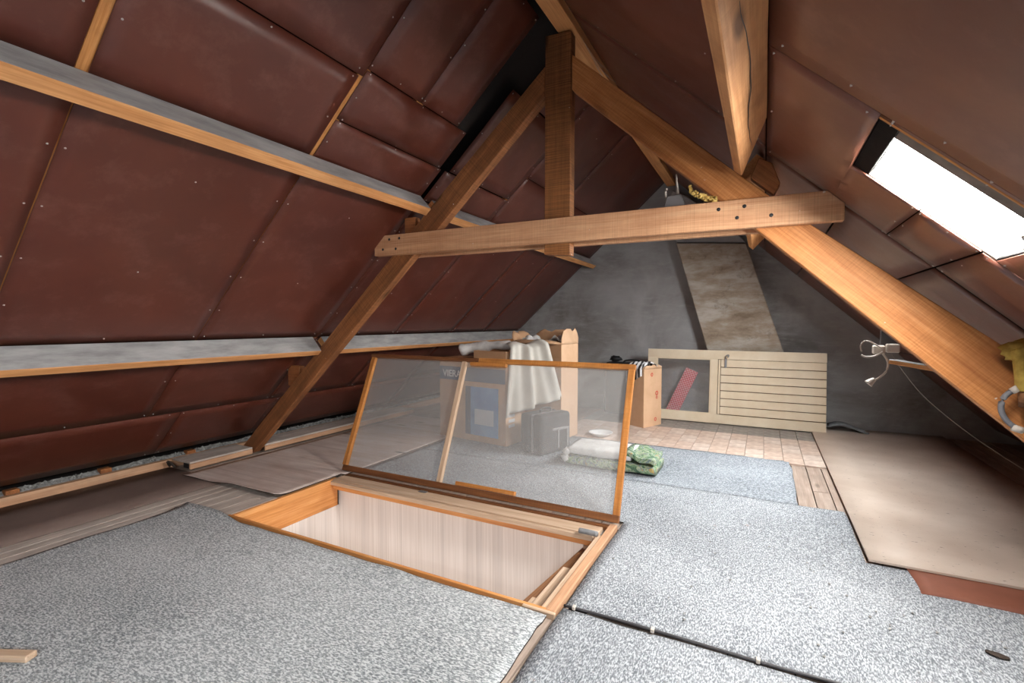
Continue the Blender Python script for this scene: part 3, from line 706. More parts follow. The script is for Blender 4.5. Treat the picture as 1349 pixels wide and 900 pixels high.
tag(box('hinge', -1.96, -1.90, 2.47, 2.50, 0.007, 0.010, M['metal'], hf, 0.001), 'small white-metal hinge plate')
st = tube('pull_strap', [(-0.83, 2.372, 0.02), (-0.78, 2.368, 0.022), (-0.73, 2.36, 0.024)], 0.014, M['rug'], None, 7)
tag(st, 'short frayed grey strap end on the hatch corner beside the lid', 'strap')
stw = root('staircase', (-0.9, 2, -0.3), 'wooden stair boards just inside the right side of the hatch', 'stairs')
def tilted(name, pts, th, mat):
    a, b, c, d = [Vector(p) for p in pts]; n = (b-a).cross(d-a).normalized()
    if n.z < 0: n = -n
    vs = [a, b, c, d] + [p-n*th for p in (a, b, c, d)]; ctr = sum(vs, Vector())/8
    ax = (b-a).normalized(); az = n; ay = az.cross(ax)
    Wm = Matrix(((ax.x, ay.x, az.x, ctr.x), (ax.y, ay.y, az.y, ctr.y), (ax.z, ay.z, az.z, ctr.z), (0, 0, 0, 1))); Wi = Wm.inverted()
    fs = [(0, 1, 2, 3), (7, 6, 5, 4), (0, 4, 5, 1), (1, 5, 6, 2), (2, 6, 7, 3), (3, 7, 4, 0)]
    if (b-a).cross(d-a).z < 0: fs = [q[::-1] for q in fs]
    return bevel(link(name, [Wi @ p for p in vs], fs, mat, stw, Wm), 0.003)
tilted('stringer', [(-0.985, 1.50, -0.15), (-0.835, 2.46, -0.10), (-0.755, 2.46, -0.10), (-0.80, 1.50, -0.15)], 0.05, M['brownboard'])
tilted('tread', [(-0.853, 1.50, -0.085), (-0.843, 2.175, -0.085), (-0.77, 2.175, -0.085), (-0.76, 1.50, -0.085)], 0.03, M['palepine'])
tilted('tread', [(-0.895, 1.50, -0.11), (-0.885, 1.91, -0.11), (-0.853, 1.91, -0.11), (-0.853, 1.50, -0.11)], 0.03, M['palepine'])
tilted('landing_step', [(-0.82, 2.40, -0.07), (-0.82, 2.455, -0.07), (-0.75, 2.455, -0.07), (-0.75, 2.40, -0.07)], 0.02, M['palepine'])
# shaft walls
def strc(o): o['kind'] = 'structure'; return o
strc(box('wall_stair_back', -2.9, -0.3, 2.475, 2.53, -2.5, -0.026, M['wallpaper'], None, 0))
strc(box('wall_stair_left', HX0-0.08, HX0-0.02, 0.0, 2.475, -2.5, -0.20, M['wallpaper'], None, 0))
strc(box('wall_stair_right', -0.42, -0.36, 0.0, 2.475, -2.5, -0.21, M['wallpaper'], None, 0))
strc(box('wall_stair_front', -2.7, -0.36, -0.06, 0.0, -2.5, -0.21, M['wallpaper'], None, 0))
strc(box('floor_landing', -2.8, -0.3, -0.1, 2.5, -2.56, -2.5, M['palepine'], None, 0))

# ------------------------------------------------------------------ hatch lid standing open
LB = Vector((0, 2.555, 0.018)); LT = Vector((0, 2.893, 0.843)); LD = (LT-LB).normalized(); LN = Vector((0, -LD.z, LD.y)); LL = (LT-LB).length
lx0, lx1 = -2.70, -0.668
def lidp(x, s, d=0): return Vector((x, 0, 0)) + LB + LD*s + LN*d
lid = root('lid', (0, 0, 0)); lid.parent = hf; lid.matrix_local = Matrix.Translation((-1.68, 2.56, 0.02)) ; lid['label'] = 'upright lid of clouded plastic film on a thin wooden frame'
lid.matrix_local = world_of(hf).inverted() @ Matrix.Translation((-1.68, 2.56, 0.02)); WORLD[lid.name] = Matrix.Translation((-1.68, 2.56, 0.02))
fw = 0.034; ft = 0.028
def lidbar(name, x0, x1, s0, s1, d0, d1, mat, par=None):
    if (x1-x0) > (s1-s0): return obox(name, lidp(x0, s0, d0), (x1-x0, 0, 0), LD*(s1-s0), LN*(d1-d0), mat, par or lid, 0.002)
    return obox(name, lidp(x0, s0, d0), LD*(s1-s0), (x1-x0, 0, 0), LN*(d1-d0), mat, par or lid, 0.002)
lidbar('bottom_rail', lx0, lx1, 0, 0.040, 0, ft, M['dark_lidwood'])
lidbar('top_rail', lx0-0.02, -1.74, LL-0.026, LL, 0, ft, M['dark_lidwood'])
lidbar('top_rail', -1.74, lx1+0.004, LL-0.030, LL+0.002, 0, ft, M['lidwood'])
lidbar('side_stile', lx0-0.01, lx0+0.028, 0.040, LL-0.026, 0, ft, M['lidwood'])
lidbar('side_stile', lx1-0.036, lx1, 0.040, LL-0.030, 0, ft, M['lidwood'])
lidbar('mullion', -1.872, -1.838, 0.040, LL-0.028, 0, ft, M['palepine'])
lidbar('batten_strip', -1.80, -1.52, LL-0.055, LL-0.031, 0.004, ft+0.008, M['lidwood'])
lidbar('batten_strip', -1.72, -1.30, 0.041, 0.066, 0.004, ft+0.008, M['lidwood'])
def film_fn(u, v):
    x = lx0+0.01+(lx1-lx0-0.02)*u; s = 0.01+(LL-0.02)*v
    mx = min(abs(x+1.855), x-lx0, lx1-x)
    e = min(1, mx/0.12)*min(1, min(s, LL-s)/0.12)
    a = 0.5 if x < -1.855 else -0.35
    d = 0.010*noise.noise(Vector((x*3, (s+a*(x+1.8))*9, 0)))+0.006*noise.noise(Vector((x*6, (s*2.4-(x+1.2)*1.0)*9, 5)))*max(0, 1-s*1.6)
    return lidp(x, s, -0.004+d*e-0.003*e)
slab('plastic_film', film_fn, 110, 46, LN, 0.0006, M['film'], lid)

# ------------------------------------------------------------------ roof truss
tr = root('roof_truss', (-1.04, 2.58, 1.6), 'roof truss of two rafters, a king post and doubled collar tie', 'truss')
YA, YB = 2.55, 2.617
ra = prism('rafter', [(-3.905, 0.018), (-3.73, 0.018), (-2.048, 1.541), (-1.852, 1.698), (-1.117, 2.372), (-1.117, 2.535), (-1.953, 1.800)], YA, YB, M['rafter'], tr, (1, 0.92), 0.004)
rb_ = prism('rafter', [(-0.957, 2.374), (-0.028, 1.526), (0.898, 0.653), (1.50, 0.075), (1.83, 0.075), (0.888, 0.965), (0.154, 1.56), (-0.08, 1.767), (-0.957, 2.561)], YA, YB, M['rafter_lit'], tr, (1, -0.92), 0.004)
prism('king_post', [(-1.115, 1.485), (-0.962, 1.475), (-0.962, 2.69), (-1.115, 2.70)], YA, YB, M['post'], tr, (0, 1), 0.003)
cl = [(-2.345, 1.545), (0.297, 1.539), (0.297, 1.612), (0.235, 1.673), (-2.31, 1.678), (-2.345, 1.650)]
prism('collar_tie', cl, 2.505, YA-0.002, M['collar'], tr, (1, 0), 0.003)
prism('collar_tie', [(-2.25, 1.537), (0.15, 1.532), (0.15, 1.65), (-2.25, 1.66)], YB+0.002, YB+0.042, M['collar'], tr, (1, 0), 0.003)
bolts = [(-2.215, 1.648), (-2.13, 1.65), (-2.27, 1.585), (-2.16, 1.583), (-0.2, 1.636), (-0.09, 1.64), (-0.12, 1.59), (0.02, 1.588)]
v = []; f = []
for (bx, bz) in bolts:
    k = len(v); n = 8
    for s in range(n): v.append((bx+0.009*math.cos(2*math.pi*s/n), 2.5045, bz+0.009*math.sin(2*math.pi*s/n)))
    for s in range(n): v.append((bx+0.006*math.cos(2*math.pi*s/n), 2.502, bz+0.006*math.sin(2*math.pi*s/n)))
    for s in range(n): f.append((k+s, k+(s+1) % n, k+n+(s+1) % n, k+n+s))
    f.append(tuple(range(k+2*n-1, k+n-1, -1)))
bo = link('nail_heads', v, f, M['black'], tr); bo['kind'] = 'stuff'
# cleats that carry the purlins
obox('cleat', (-2.13, 2.56, 1.665), (0.09, 0, 0), (0, 0.05, 0), (0, 0, 0.125), M['cleat'], tr)
obox('cleat', (-3.30, 2.56, 0.60), (0.13, 0, 0), (0, 0.05, 0), (0, 0, 0.16), M['cleat'], tr)
prism('cleat', [(-0.07, 1.78), (0.03, 1.69), (0.055, 1.74), (0.02, 1.835), (-0.035, 1.87)], YA+0.005, YB-0.005, M['cleat'], tr, (1, -0.9))

# ------------------------------------------------------------------ purlins and ridge
def purlinL(x, T, D, y0, y1, name, label):
    o = PL(x, y0, 0.005)
    return tag(obox(name, o, (0, y1-y0, 0), NL*(D-0.005), -TL*T, M['purlin'], None, 0.003), label, 'purlin')
purlinL(-3.003, 0.050, 0.147, Y0, 2.545, 'purlin', 'lower left purlin with dusty grey upper face, near part up to the rafter')
purlinL(-3.003, 0.050, 0.147, 2.62, 5.99, 'purlin', 'lower left purlin beyond the rafter, running behind the boxes')
purlinL(-1.990, 0.056, 0.134, Y0, 2.545, 'purlin', 'upper left purlin with dusty upper face, crossing the top left corner')
purlinL(-1.990, 0.056, 0.134, 2.665, 5.99, 'purlin', 'upper left purlin beyond the rafter, ending at the grey gable')
# heavy right purlin with a slanting end on the rafter
def heavy():
    T, D = 0.051, 0.151; P0 = PR(0.0, 0, 0.0); lu = -TR
    sec = [P0+NR*0.002, P0+NR*D, P0+NR*D+lu*T, P0+NR*0.002+lu*T]
    ys = [2.12, 2.50, 2.52, 2.30]; n = 22; v = []; f = []
    c = Vector((0, 0, 1.8)); W = Matrix(((0, 1, 0, c.x), (1, 0, 0, c.y), (0, 0, -1, c.z), (0, 0, 0, 1))); Wi = W.inverted()
    for i in range(n+1):
        t = i/n
        for k, p in enumerate(sec):
            y = Y0+(ys[k]-Y0)*t
            wv = noise.noise(Vector((y*2.2, k*3, 0)))*0.008 if k == 0 else noise.noise(Vector((y*3, k*3, 0)))*0.003
            q = Vector((p.x, y, p.z)) + NR*0.0 - TR*abs(wv)*(1 if k in (0, 1) else -1)
            v.append(Wi @ q)
    for i in range(n):
        for k in range(4): f.append((i*4+k, i*4+(k+1) % 4, (i+1)*4+(k+1) % 4, (i+1)*4+k))
    f.append((3, 2, 1, 0)); f.append(tuple(n*4+k for k in range(4)))
    o = link('purlin', v, f, M['big_purlin'], None, W); bevel(o, 0.004)
    # long drying crack down the broad face
    return tag(o, 'heavy orange right purlin overhead with a long drying crack', 'purlin')
hp = heavy()
cr = []
for k in range(40):
    y = 1.22+k*0.026; s = 0.072+0.012*math.sin(y*7)+0.006*noise.noise(Vector((y*9, 0, 0))) - (y-1.2)*0.0
    cr.append(PR(0.0, y, 0.012+s)+TR*0.0012)
v = []; f = []
for i, p in enumerate(cr):
    wd = 0.0022*(1-abs(i/39-0.5)*1.6)+0.0004
    v += [p+NR*wd, p-NR*wd]
    if i: f.append((2*i-2, 2*i, 2*i+1, 2*i-1))
ck = link('drying_crack', v, f, M['black'], hp)
tag(obox('purlin', PR(0.0, 2.63, 0.013), (0, 2.4, 0), NR*0.138, -TR*0.051, M['purlin'], None, 0.003), 'right purlin beyond the truss, its end showing under the collar tie', 'purlin')
rd = root('ridge_beam', (-1.0, 1.5, 2.73), 'ridge beam resting on top of the king post', 'ridge beam')
box('beam', -1.045, -0.945, Y0+0.01, 5.98, 2.705, 2.765, M['purlin'], rd, 0.003, None, 'y')

# ------------------------------------------------------------------ old door lying on its side against the gable
def old_door():
    t = root('old_door', (-0.25, 5.66, 0.03), 'old cream-painted plank door with a glass pane, lying on its side', 'door')
    x0, x1 = -1.175, 0.565; H = 0.785; yb = 5.64; lean = 0.09; z0 = 0.02
    up = Vector((0, lean, H)).normalized(); nn = Vector((0, -up.z, up.y))
    P = lambda x, s, d=0: Vector((x, yb, z0))+up*s+nn*d
    def bar(name, a, b, s0, s1, d0, d1, mat, par=t):
        if b-a > s1-s0: return obox(name, P(a, s0, d0), (b-a, 0, 0), up*(s1-s0), nn*(d1-d0), mat, par, 0.002)
        return obox(name, P(a, s0, d0), up*(s1-s0), (b-a, 0, 0), nn*(d1-d0), mat, par, 0.002)
    T = 0.035
    bar('door_stile', x0, x1, 0, 0.095, 0, T, M['cream']); bar('door_stile', x0, x1, H-0.095, H, 0, T, M['cream'])
    bar('door_rail', x0, x0+0.10, 0.095, H-0.095, 0, T, M['cream']); bar('door_rail', -0.50, -0.43, 0.095, H-0.095, 0, T, M['cream'])
    gp = bar('glass_pane', x0+0.10, -0.50, 0.095, H-0.095, 0.012, 0.016, M['doorglass'])
    bar('glazing_bead', x0+0.10, -0.50, 0.095, 0.107, 0.016, 0.03, M['cream']); bar('glazing_bead', x0+0.10, -0.50, H-0.107, H-0.095, 0.016, 0.03, M['cream'])
    bar('glazing_bead', x0+0.10, x0+0.112, 0.107, H-0.107, 0.016, 0.03, M['cream']); bar('glazing_bead', -0.512, -0.50, 0.107, H-0.107, 0.016, 0.03, M['cream'])
    n = 7; s0 = 0.10; hh = (H-0.095-0.10)/n
    bar('rail_moulding', -0.425, -0.405, 0.10, H-0.10, 0.0, T-0.004, M['cream'])
    for k in range(n):
        bar('plank', -0.400, x1, s0+k*hh+0.0035, s0+(k+1)*hh-0.0035, 0.004, T-0.012, M['cream'])
    bar('back_panel', -0.43, x1, 0.095, H-0.095, 0.0, 0.004, M['brownboard'])
    # latch
    l = obox('latch_plate', P(-0.365, 0.60, T), (0.022, 0, 0), up*0.10, nn*0.006, M['metal'], t, 0.002)
    tube('latch_lever', [P(-0.354, 0.70, T+0.01), P(-0.352, 0.725, T+0.035), P(-0.325, 0.735, T+0.04), P(-0.33, 0.71, T+0.045)], 0.006, M['metal'], l)
old_door()
tag(obox('checked_board', (-1.02, 5.86, 0.03), Vector((0.23, 0.03, 0.56)), Vector((0.13, 0, -0.053)), Vector((0, 0.025, 0)), M['redcheck'], None, 0.004), 'long red and white checked board leaning behind the door glass', 'board')
rg = []
def rugfn(u, v):
    x = 0.60+0.33*u; y = 5.72+0.20*v-0.05*v*0
    z = 0.075+0.028*math.sin(u*5)+0.012*math.sin(v*6)
    if u > 0.85: z -= 0.02*(u-0.85)/0.15
    return Vector((x, y, z))
tag(slab('rug', rugfn, 14, 5, (0, 0, 1), 0.012, M['rug']), 'grey rug scrap crumpled by the wall at the end of the cream door', 'rug')

# ------------------------------------------------------------------ boxes
def vbox(t, pts, z0, z1, mats, names, th=0.006):
    """open carton: four walls on footprint pts (anticlockwise) and a bottom"""
    n = len(pts); c = sum((Vector((*p, 0)) for p in pts), Vector())/n
    out = []
    for i in range(n):
        a, b = Vector((*pts[i], z0)), Vector((*pts[(i+1) % n], z0)); d = (b-a); nn = Vector((d.y, -d.x, 0)).normalized()
        out.append(obox(names, a-nn*th+d.normalized()*(th if i % 2 else 0), d-d.normalized()*(2*th if i % 2 else 0), nn*th, (0, 0, z1-z0), mats[i % len(mats)], t, 0.001))
    v = [Vector((*p, z0+0.001))*1 for p in pts]; v = [c+(Vector((p.x, p.y, 0))-c)*0.97+Vector((0, 0, z0+0.001)) for p in v] 
    v += [p+Vector((0, 0, 0.006)) for p in v]
    link('bottom', v, [(3, 2, 1, 0), (4, 5, 6, 7), (0, 1, 5, 4), (1, 2, 6, 5), (2, 3, 7, 6), (3, 0, 4, 7)], mats[0], t)
    return out
# television carton
tv = root('television_carton', (-2.3, 3.9, 0.018), 'large brown television carton with a blue band, seen through the film', 'box')
A = Vector((-2.75, 3.81, 0.018)); B = Vector((-1.97, 3.69, 0.018)); du = (B-A).normalized(); dn = Vector((-du.y, du.x, 0)); dep = 0.30; Z = 0.76
walls = vbox(tv, [(A.x, A.y), (B.x, B.y), ((B+dn*dep).x, (B+dn*dep).y), ((A+dn*dep).x, (A+dn*dep).y)], 0.02, Z, [M['card'], M['cardlight']], 'carton_wall')
for s in (0, 1):
    o = A if s == 0 else A+dn*(dep-0.004)
    obox('top_flap', A+Vector((0, 0, Z-0.018+0.002))+dn*(0.0 if s == 0 else dep/2+0.003)+du*0.0, du*(B-A).length, dn*(dep/2-0.003), Vector((0, 0, 0.005)), M['card'], tv, 0.001)
front = walls[0]
fo = -dn*0.0022
def fr(x, z): return A+du*x+Vector((0, 0, z))
obox('printed_band', fr(0, 0.545)+fo, du*0.785, Vector((0, 0, 0.125)), -dn*0.001, M['printblue'], front, 0)
obox('printed_picture', fr(0.33, 0.06)+fo, du*0.38, Vector((0, 0, 0.44)), -dn*0.001, M['printpic'], front, 0)
obox('printed_band', fr(0.33, 0.06)+fo*1.6, du*0.06, Vector((0, 0, 0.44)), -dn*0.001, M['printblue'], front, 0)
obox('printed_band', fr(0.44, 0.16)+fo*2.2, du*0.22, Vector((0, 0, 0.14)), -dn*0.001, M['printpale'], front, 0)
side = walls[1]
obox('printed_side', B+dn*0.03+du*0.0015+Vector((0, 0, 0.30)), dn*0.24, Vector((0, 0, 0.35)), du*0.001, M['printyellow'], side, 0)
for k in range(3): obox('printed_label', B+dn*0.04+du*0.0028+Vector((0, 0, 0.16+0.045*k)), dn*0.09, Vector((0, 0, 0.026)), du*0.001, M['white'], side, 0)
def lettering(txt, org, ux, size, mat, par, extr=0.0006, name='lettering'):
    cu = bpy.data.curves.new(name, 'FONT'); cu.body = txt; cu.size = size; cu.extrude = extr; cu.offset = size*0.012
    cu.materials.append(mat); o = bpy.data.objects.new(name, cu); C.objects.link(o)
    ux = ux.normalized(); uz = Vector((0, 0, 1)); nn = ux.cross(uz)
    Wm = Matrix(((ux.x, uz.x, nn.x, org.x), (ux.y, uz.y, nn.y, org.y), (ux.z, uz.z, nn.z, org.z), (0, 0, 0, 1)))
    me = bpy.data.meshes.new_from_object(o); bpy.data.objects.remove(o); me.name = name
    o = bpy.data.objects.new(name, me); C.objects.link(o); o.parent = par; o.matrix_local = world_of(par).inverted() @ Wm; return o
lettering('VIERA', fr(0.045, 0.575)+fo*2.5, du, 0.088, M['white'], front)
# tall carton with standing flaps
tc = root('tall_carton', (-1.85, 4.3, 0.018), 'tall pale cardboard carton with torn flaps standing up', 'box')
pt = [(-2.12, 4.14), (-1.62, 4.10), (-1.585, 4.45), (-2.08, 4.49)]
vbox(tc, pt, 0.02, 0.90, [M['card'], M['cardlight']], 'carton_wall')
def flapfn(a, b, z, h, out, rnd=0.3, torn=0):
    a, b = Vector((*a, z)), Vector((*b, z)); d = (b-a); nn = Vector((d.y, -d.x, 0)).normalized()
    def fn(u, v):
        e = min(u, 1-u); k = 1.0 if e > 0.18 else 1-(1-e/0.18)**2*rnd
        hh = h*k*(1+torn*noise.noise(Vector((u*7, h, z*3))))
        return a+d*u+Vector((0, 0, hh*v*math.cos(out*v)))+nn*hh*math.sin(out*v)*v
    return fn, nn
for a, b, h, out, m_ in ((pt[1], pt[2], 0.13, 0.05, 'cardlight'), (pt[3], pt[0], 0.12, 0.5, 'card'), (pt[0], pt[1], 0.10, 1.5, 'card'), (pt[2], pt[3], 0.12, 0.1, 'card')):
    fn, nn = flapfn(a, b, 0.902, h, out, 0.55, 0.25); slab('carton_flap', fn, 12, 5, nn, 0.005, M[m_], tc, M['cardin'])
# small open carton on top of the television carton
so = root('open_carton', (-2.2, 3.9, 0.77), 'low open cardboard tray on top of the television carton', 'box')
q0 = fr(0.40, 0)+dn*0.03; q1 = fr(0.765, 0)+dn*0.03; q2 = q1+dn*0.24; q3 = q0+dn*0.24
vbox(so, [(q.x, q.y) for q in (q0, q1, q2, q3)], 0.770, 0.845, [M['card'], M['cardlight']], 'tray_wall')
# white bundle lying on it
bn = tube('cloth_bundle', [fr(0.20, 0.82)+dn*0.08, fr(0.30, 0.84)+dn*0.12, fr(0.45, 0.862)+dn*0.15, fr(0.62, 0.875)+dn*0.16, fr(0.76, 0.872)+dn*0.17], lambda t: 0.056-0.02*t+0.006*math.sin(t*17), M['duvet'], None, 12)
for vv in bn.data.vertices:
    vv.co += Vector((noise.noise(vv.co*16), noise.noise(vv.co*16+Vector((5, 0, 0))), noise.noise(vv.co*16+Vector((0, 9, 0)))))*0.012
tag(bn, 'rolled white bundle of cloth across the television carton', 'cloth')
cb = slab('paper_wad', lambda u, v: Vector((-2.08+0.42*u, 4.14+0.25*v, 0.915+0.05*noise.noise(Vector((u*6, v*5, 1)))+0.045*math.sin(u*9))), 22, 12, (0, 0, 1), 0.004, M['duvet'])
tag(cb, 'crumpled white plastic lining sticking out of the tall carton', 'lining')
# draped cloth
def drape(u, v):
    # u across, v down
    top = Vector((-2.06, 3.82, 0.90)).lerp(Vector((-1.82, 3.98, 0.925)), u)
    L = 0.80-0.14*u
    out = Vector((0.83, -0.50, 0)).normalized()
    s = v*L
    r = 0.16
    if s < r: pos = out*s*0.9+Vector((0, 0, 0.02*math.sin(math.pi*s/r)-0.02*s/r))
    else: pos = out*(r*0.9+0.05*(s-r))+Vector((0, 0, -0.02-(s-r)*0.93))
    fold = (0.028*math.sin(u*16+v*1.5)+0.016*math.sin(u*29+1))*(0.35+0.9*v)
    spread = (u-0.35)*0.30*v
    across = Vector((0.62, 0.78, 0)).normalized()
    return top+pos+out*fold+across*spread+Vector((0, 0, 0.02*math.sin(u*8)*(1-v)))
tag(slab('draped_cloth', drape, 44, 30, (0.83, -0.5, 0.2), 0.004, M['cloth']), 'beige cloth draped in folds over the side of the cartons', 'cloth')
# grey tool case
cs = root('tool_case', (-1.6, 3.65, 0.02), 'dark grey hard case standing on the carpet below the draped cloth', 'case')
K0 = Vector((-1.59, 3.575, 0.018)); ka = Vector((0.17, 0.32, 0)); kb = Vector((-0.235, 0.045, 0)); kz = Vector((0, 0, 0.33))
obox('shell', K0, ka, kb*0.47, kz, M['case'], cs, 0.03).modifiers[0].segments = 3
obox('shell', K0+kb*0.53, ka, kb*0.47, kz, M['case'], cs, 0.03).modifiers[0].segments = 3
obox('seam_band', K0+kb*0.46+ka*0.03, ka*0.94, kb*0.08, kz*0.98, M['caselight'], cs, 0.006)
na = Vector((ka.y, -ka.x, 0)).normalized()
obox('latch', K0+ka*0.15+Vector((0, 0, 0.19))+na*0.001, ka*0.7, na*0.008, (0, 0, 0.02), M['caselight'], cs, 0.003)
for k in (0.22, 0.5, 0.78): obox('rib', K0+ka*k+Vector((0, 0, 0.04))+na*0.001, ka*0.05, na*0.006, (0, 0, 0.15), M['caselight'], cs, 0.002)
tube('handle', [K0+ka*0.35+kb*0.5+kz, K0+ka*0.37+kb*0.5+kz+Vector((0, 0, 0.03)), K0+ka*0.63+kb*0.5+kz+Vector((0, 0, 0.03)), K0+ka*0.65+kb*0.5+kz], 0.009, M['black'], cs)
# folded lounger cushion
cu = root('folded_cushion', (-1.0, 3.55, 0.018), 'folded white cushion with green floral underside on the carpet behind the lid', 'cushion')
def cush(t0, t1, zc, name, mat):
    def fn(u, v):
        a = math.pi*2*v; x = -1.32+0.65*u
        rx = 0.16; rz = 0.036*(1-0.12*math.cos(u*6.28))
        yy = 3.60+rx*math.copysign(abs(math.cos(a))**0.45, math.cos(a)); zz = zc+rz*math.copysign(abs(math.sin(a))**0.45, math.sin(a))
        return Vector((x+t0*(1-u)+t1*u, yy, zz+0.004*noise.noise(Vector((x*9, yy*9, zc)))))
    nu, nv = 20, 24; v = [fn(i/nu, j/nv) for i in range(nu+1) for j in range(nv)]; f = []
    for i in range(nu):
        for j in range(nv): f.append((i*nv+j, (i+1)*nv+j, (i+1)*nv+(j+1) % nv, i*nv+(j+1) % nv))
    f.append(tuple(range(nv))); f.append(tuple(nu*nv+j for j in range(nv-1, -1, -1)))
    return link(name, v, f, mat, cu, smooth=True)
cush(0.0, 0.02, 0.056, 'cushion_half', M['floral'])
cush(0.02, -0.16, 0.134, 'cushion_half', M['duvet'])
tag(slab('floral_flap', lambda u, v: Vector((-0.87+0.21*u, 3.44+0.33*v, 0.172-0.045*u+0.010*math.sin(u*9+v*4))), 8, 8, (0, 0, 1), 0.03, M['floral'], cu), 'green floral turned-back end')
tube('fold_edge', [(-1.315, 3.46, 0.055), (-1.335, 3.45, 0.095), (-1.30, 3.46, 0.135)], 0.028, M['duvet'], cu, 10)
# white dish
def dish():
    pr = [(0.0, 0.0), (0.05, 0.0), (0.075, 0.012), (0.105, 0.036), (0.115, 0.040), (0.112, 0.034), (0.07, 0.006), (0.0, 0.005)]; n = 28; v = []; f = []
    for r_, z_ in pr:
        for s in range(n): v.append((r_*math.cos(2*math.pi*s/n), r_*math.sin(2*math.pi*s/n), z_))
    for i in range(len(pr)-1):
        for s in range(n): f.append((i*n+s, i*n+(s+1) % n, (i+1)*n+(s+1) % n, (i+1)*n+s))
    o = link('dish', v, f, M['white'], None, Matrix.Translation((-1.37, 4.50, 0.015)), smooth=True)
    tag(o, 'shallow white dish on the floor beyond the folded cushion', 'dish')
dish()
# bin carton by the door
c2 = root('carton', (-1.1, 5.25, 0.015), 'upright pale carton with red marks beside the cream door', 'box')
p2 = [(-1.285, 5.16), (-1.08, 5.04), (-0.955, 5.32), (-1.15, 5.43)]
w2 = vbox(c2, p2, 0.015, 0.62, [M['cardlight'], M['cardlight']], 'carton_wall')
for a, b, h, out in ((p2[1], p2[2], 0.035, 0.1), (p2[0], p2[1], 0.05, -0.9)):
    fn, nn = flapfn(a, b, 0.622, h, out, 0.5, 0.4); slab('carton_flap', fn, 10, 3, nn, 0.005, M['cardlight'], c2, M['cardin'])
e1 = Vector((0.125, 0.28, 0)).normalized(); ne = Vector((e1.y, -e1.x, 0))
def ringmark(z, s, r_):
    c = Vector((-1.08, 5.04, 0))+e1*s+Vector((0, 0, z))+ne*0.0025; n = 14; v = []; f = []
    for k in range(n):
        t = 2*math.pi*k/n; d = e1*math.cos(t)+Vector((0, 0, 1))*math.sin(t); v += [c+d*r_, c+d*r_*0.6, c+d*r_*0.6+ne*0.001, c+d*r_+ne*0.001]
    for k in range(n):
        a, b = 4*k, 4*((k+1) % n); f += [(a+j, b+j, b+(j+1) % 4, a+(j+1) % 4) for j in range(4)]
    tag(link('printed_mark', v, f, M['redprint'], w2[1]), 'red round mark')
ringmark(0.36, 0.22, 0.024); ringmark(0.315, 0.22, 0.016); ringmark(0.085, 0.20, 0.02); ringmark(0.56, 0.13, 0.02)
def stuffed(u, v):
    p = Vector((-1.275, 5.154, 0)).lerp(Vector((-1.085, 5.043, 0)), u); ni = Vector((0.504, 0.864, 0))
    wv = 0.012*math.sin(u*15)+0.008*math.sin(u*27+2)
    if v < 0.45: return p-ni*(0.020+abs(wv))+Vector((0, 0, 0.634-(0.45-v)*(0.42-0.25*u)))
    return p+ni*((v-0.45)*0.42-0.018)+Vector((0, 0, 0.636+0.045*math.sin((v-0.45)*5.7)+wv))
bc = slab('striped_cloth', stuffed, 24, 22, (-0.3, -0.6, 0.7), 0.004, M['stripecloth'])
tag(bc, 'black and white striped cloth stuffed in the top of the upright carton', 'cloth')
# dark things behind
bl = blob('shoe', (-1.58, 5.78, 0.665), (0.07, 0.05, 0.035), M['black'], None, 0.5, 5)
cr1 = root('black_crate', (-1.45, 5.78, 0), 'black box-shaped bag standing against the gable behind the upright carton', 'bag')
bx_ = box('bag_body', -1.70, -1.20, 5.70, 5.95, 0.0, 0.625, M['black'], cr1, 0.03)
tube('bag_strap', [(-1.48, 5.72, 0.62), (-1.44, 5.72, 0.655), (-1.30, 5.72, 0.66), (-1.24, 5.72, 0.62)], 0.010, M['black'], cr1)
tag(bl, 'small black shoe on top of the black bag by the gable', 'shoe')

# ------------------------------------------------------------------ cables and small things
cp = [(-0.655, 1.702, 0.022), (-0.45, 1.708, 0.022), (-0.2, 1.705, 0.022), (0.05, 1.70, 0.022), (0.25, 1.706, 0.022), (0.6, 1.70, 0.022), (1.2, 1.70, 0.022)]
cab = tube('cable', cp, 0.0052, M['cable'], None, 8)
tag(cab, 'dark cable lying in the seam between two grey carpets', 'cable')
for k, x in enumerate((-0.62, -0.33, 0.0)):
    o = obox('cable_clip', (x, 1.692, 0.018), (0.012, 0, 0), (0, 0.02, 0), (0, 0, 0.014), M['whiteplastic'], cab, 0.002)
# socket strip on its board
so_ = root('socket_board', (0.6, 3.5, 0.95), 'white wall socket and junction box on a small wooden bracket under the right rafter', 'socket')
bb = obox('bracket_board', (0.62, 3.3, 0.905), Vector((0.36, -0.52, -0.10)), Vector((0.05, 0.04, 0)), Vector((0, 0, 0.024)), M['purlin'], so_)
box('junction_box', 0.56, 0.615, 3.40, 3.46, 0.925, 0.975, M['whiteplastic'], so_, 0.006)
box('junction_box', 0.62, 0.68, 3.40, 3.45, 0.935, 0.985, M['whiteplastic'], so_, 0.006)
box('back_board', 0.60, 0.69, 3.46, 3.48, 0.93, 1.06, M['case'], so_, 0.004)
tube('lead', [(0.60, 3.39, 0.955), (0.55, 3.38, 0.99), (0.515, 3.38, 1.0), (0.495, 3.38, 0.975), (0.50, 3.38, 0.94)], 0.004, M['whiteplastic'], so_)
tube('lead', [(0.60, 3.39, 0.94), (0.56, 3.38, 0.915), (0.52, 3.38, 0.91), (0.50, 3.38, 0.92)], 0.005, M['whiteplastic'], so_)
pl_ = tube('hanging_plug_lead', [(0.60, 3.39, 0.93), (0.622, 3.38, 0.885), (0.615, 3.38, 0.83), (0.58, 3.38, 0.79), (0.557, 3.38, 0.775)], 0.0055, M['whiteplastic'], so_)
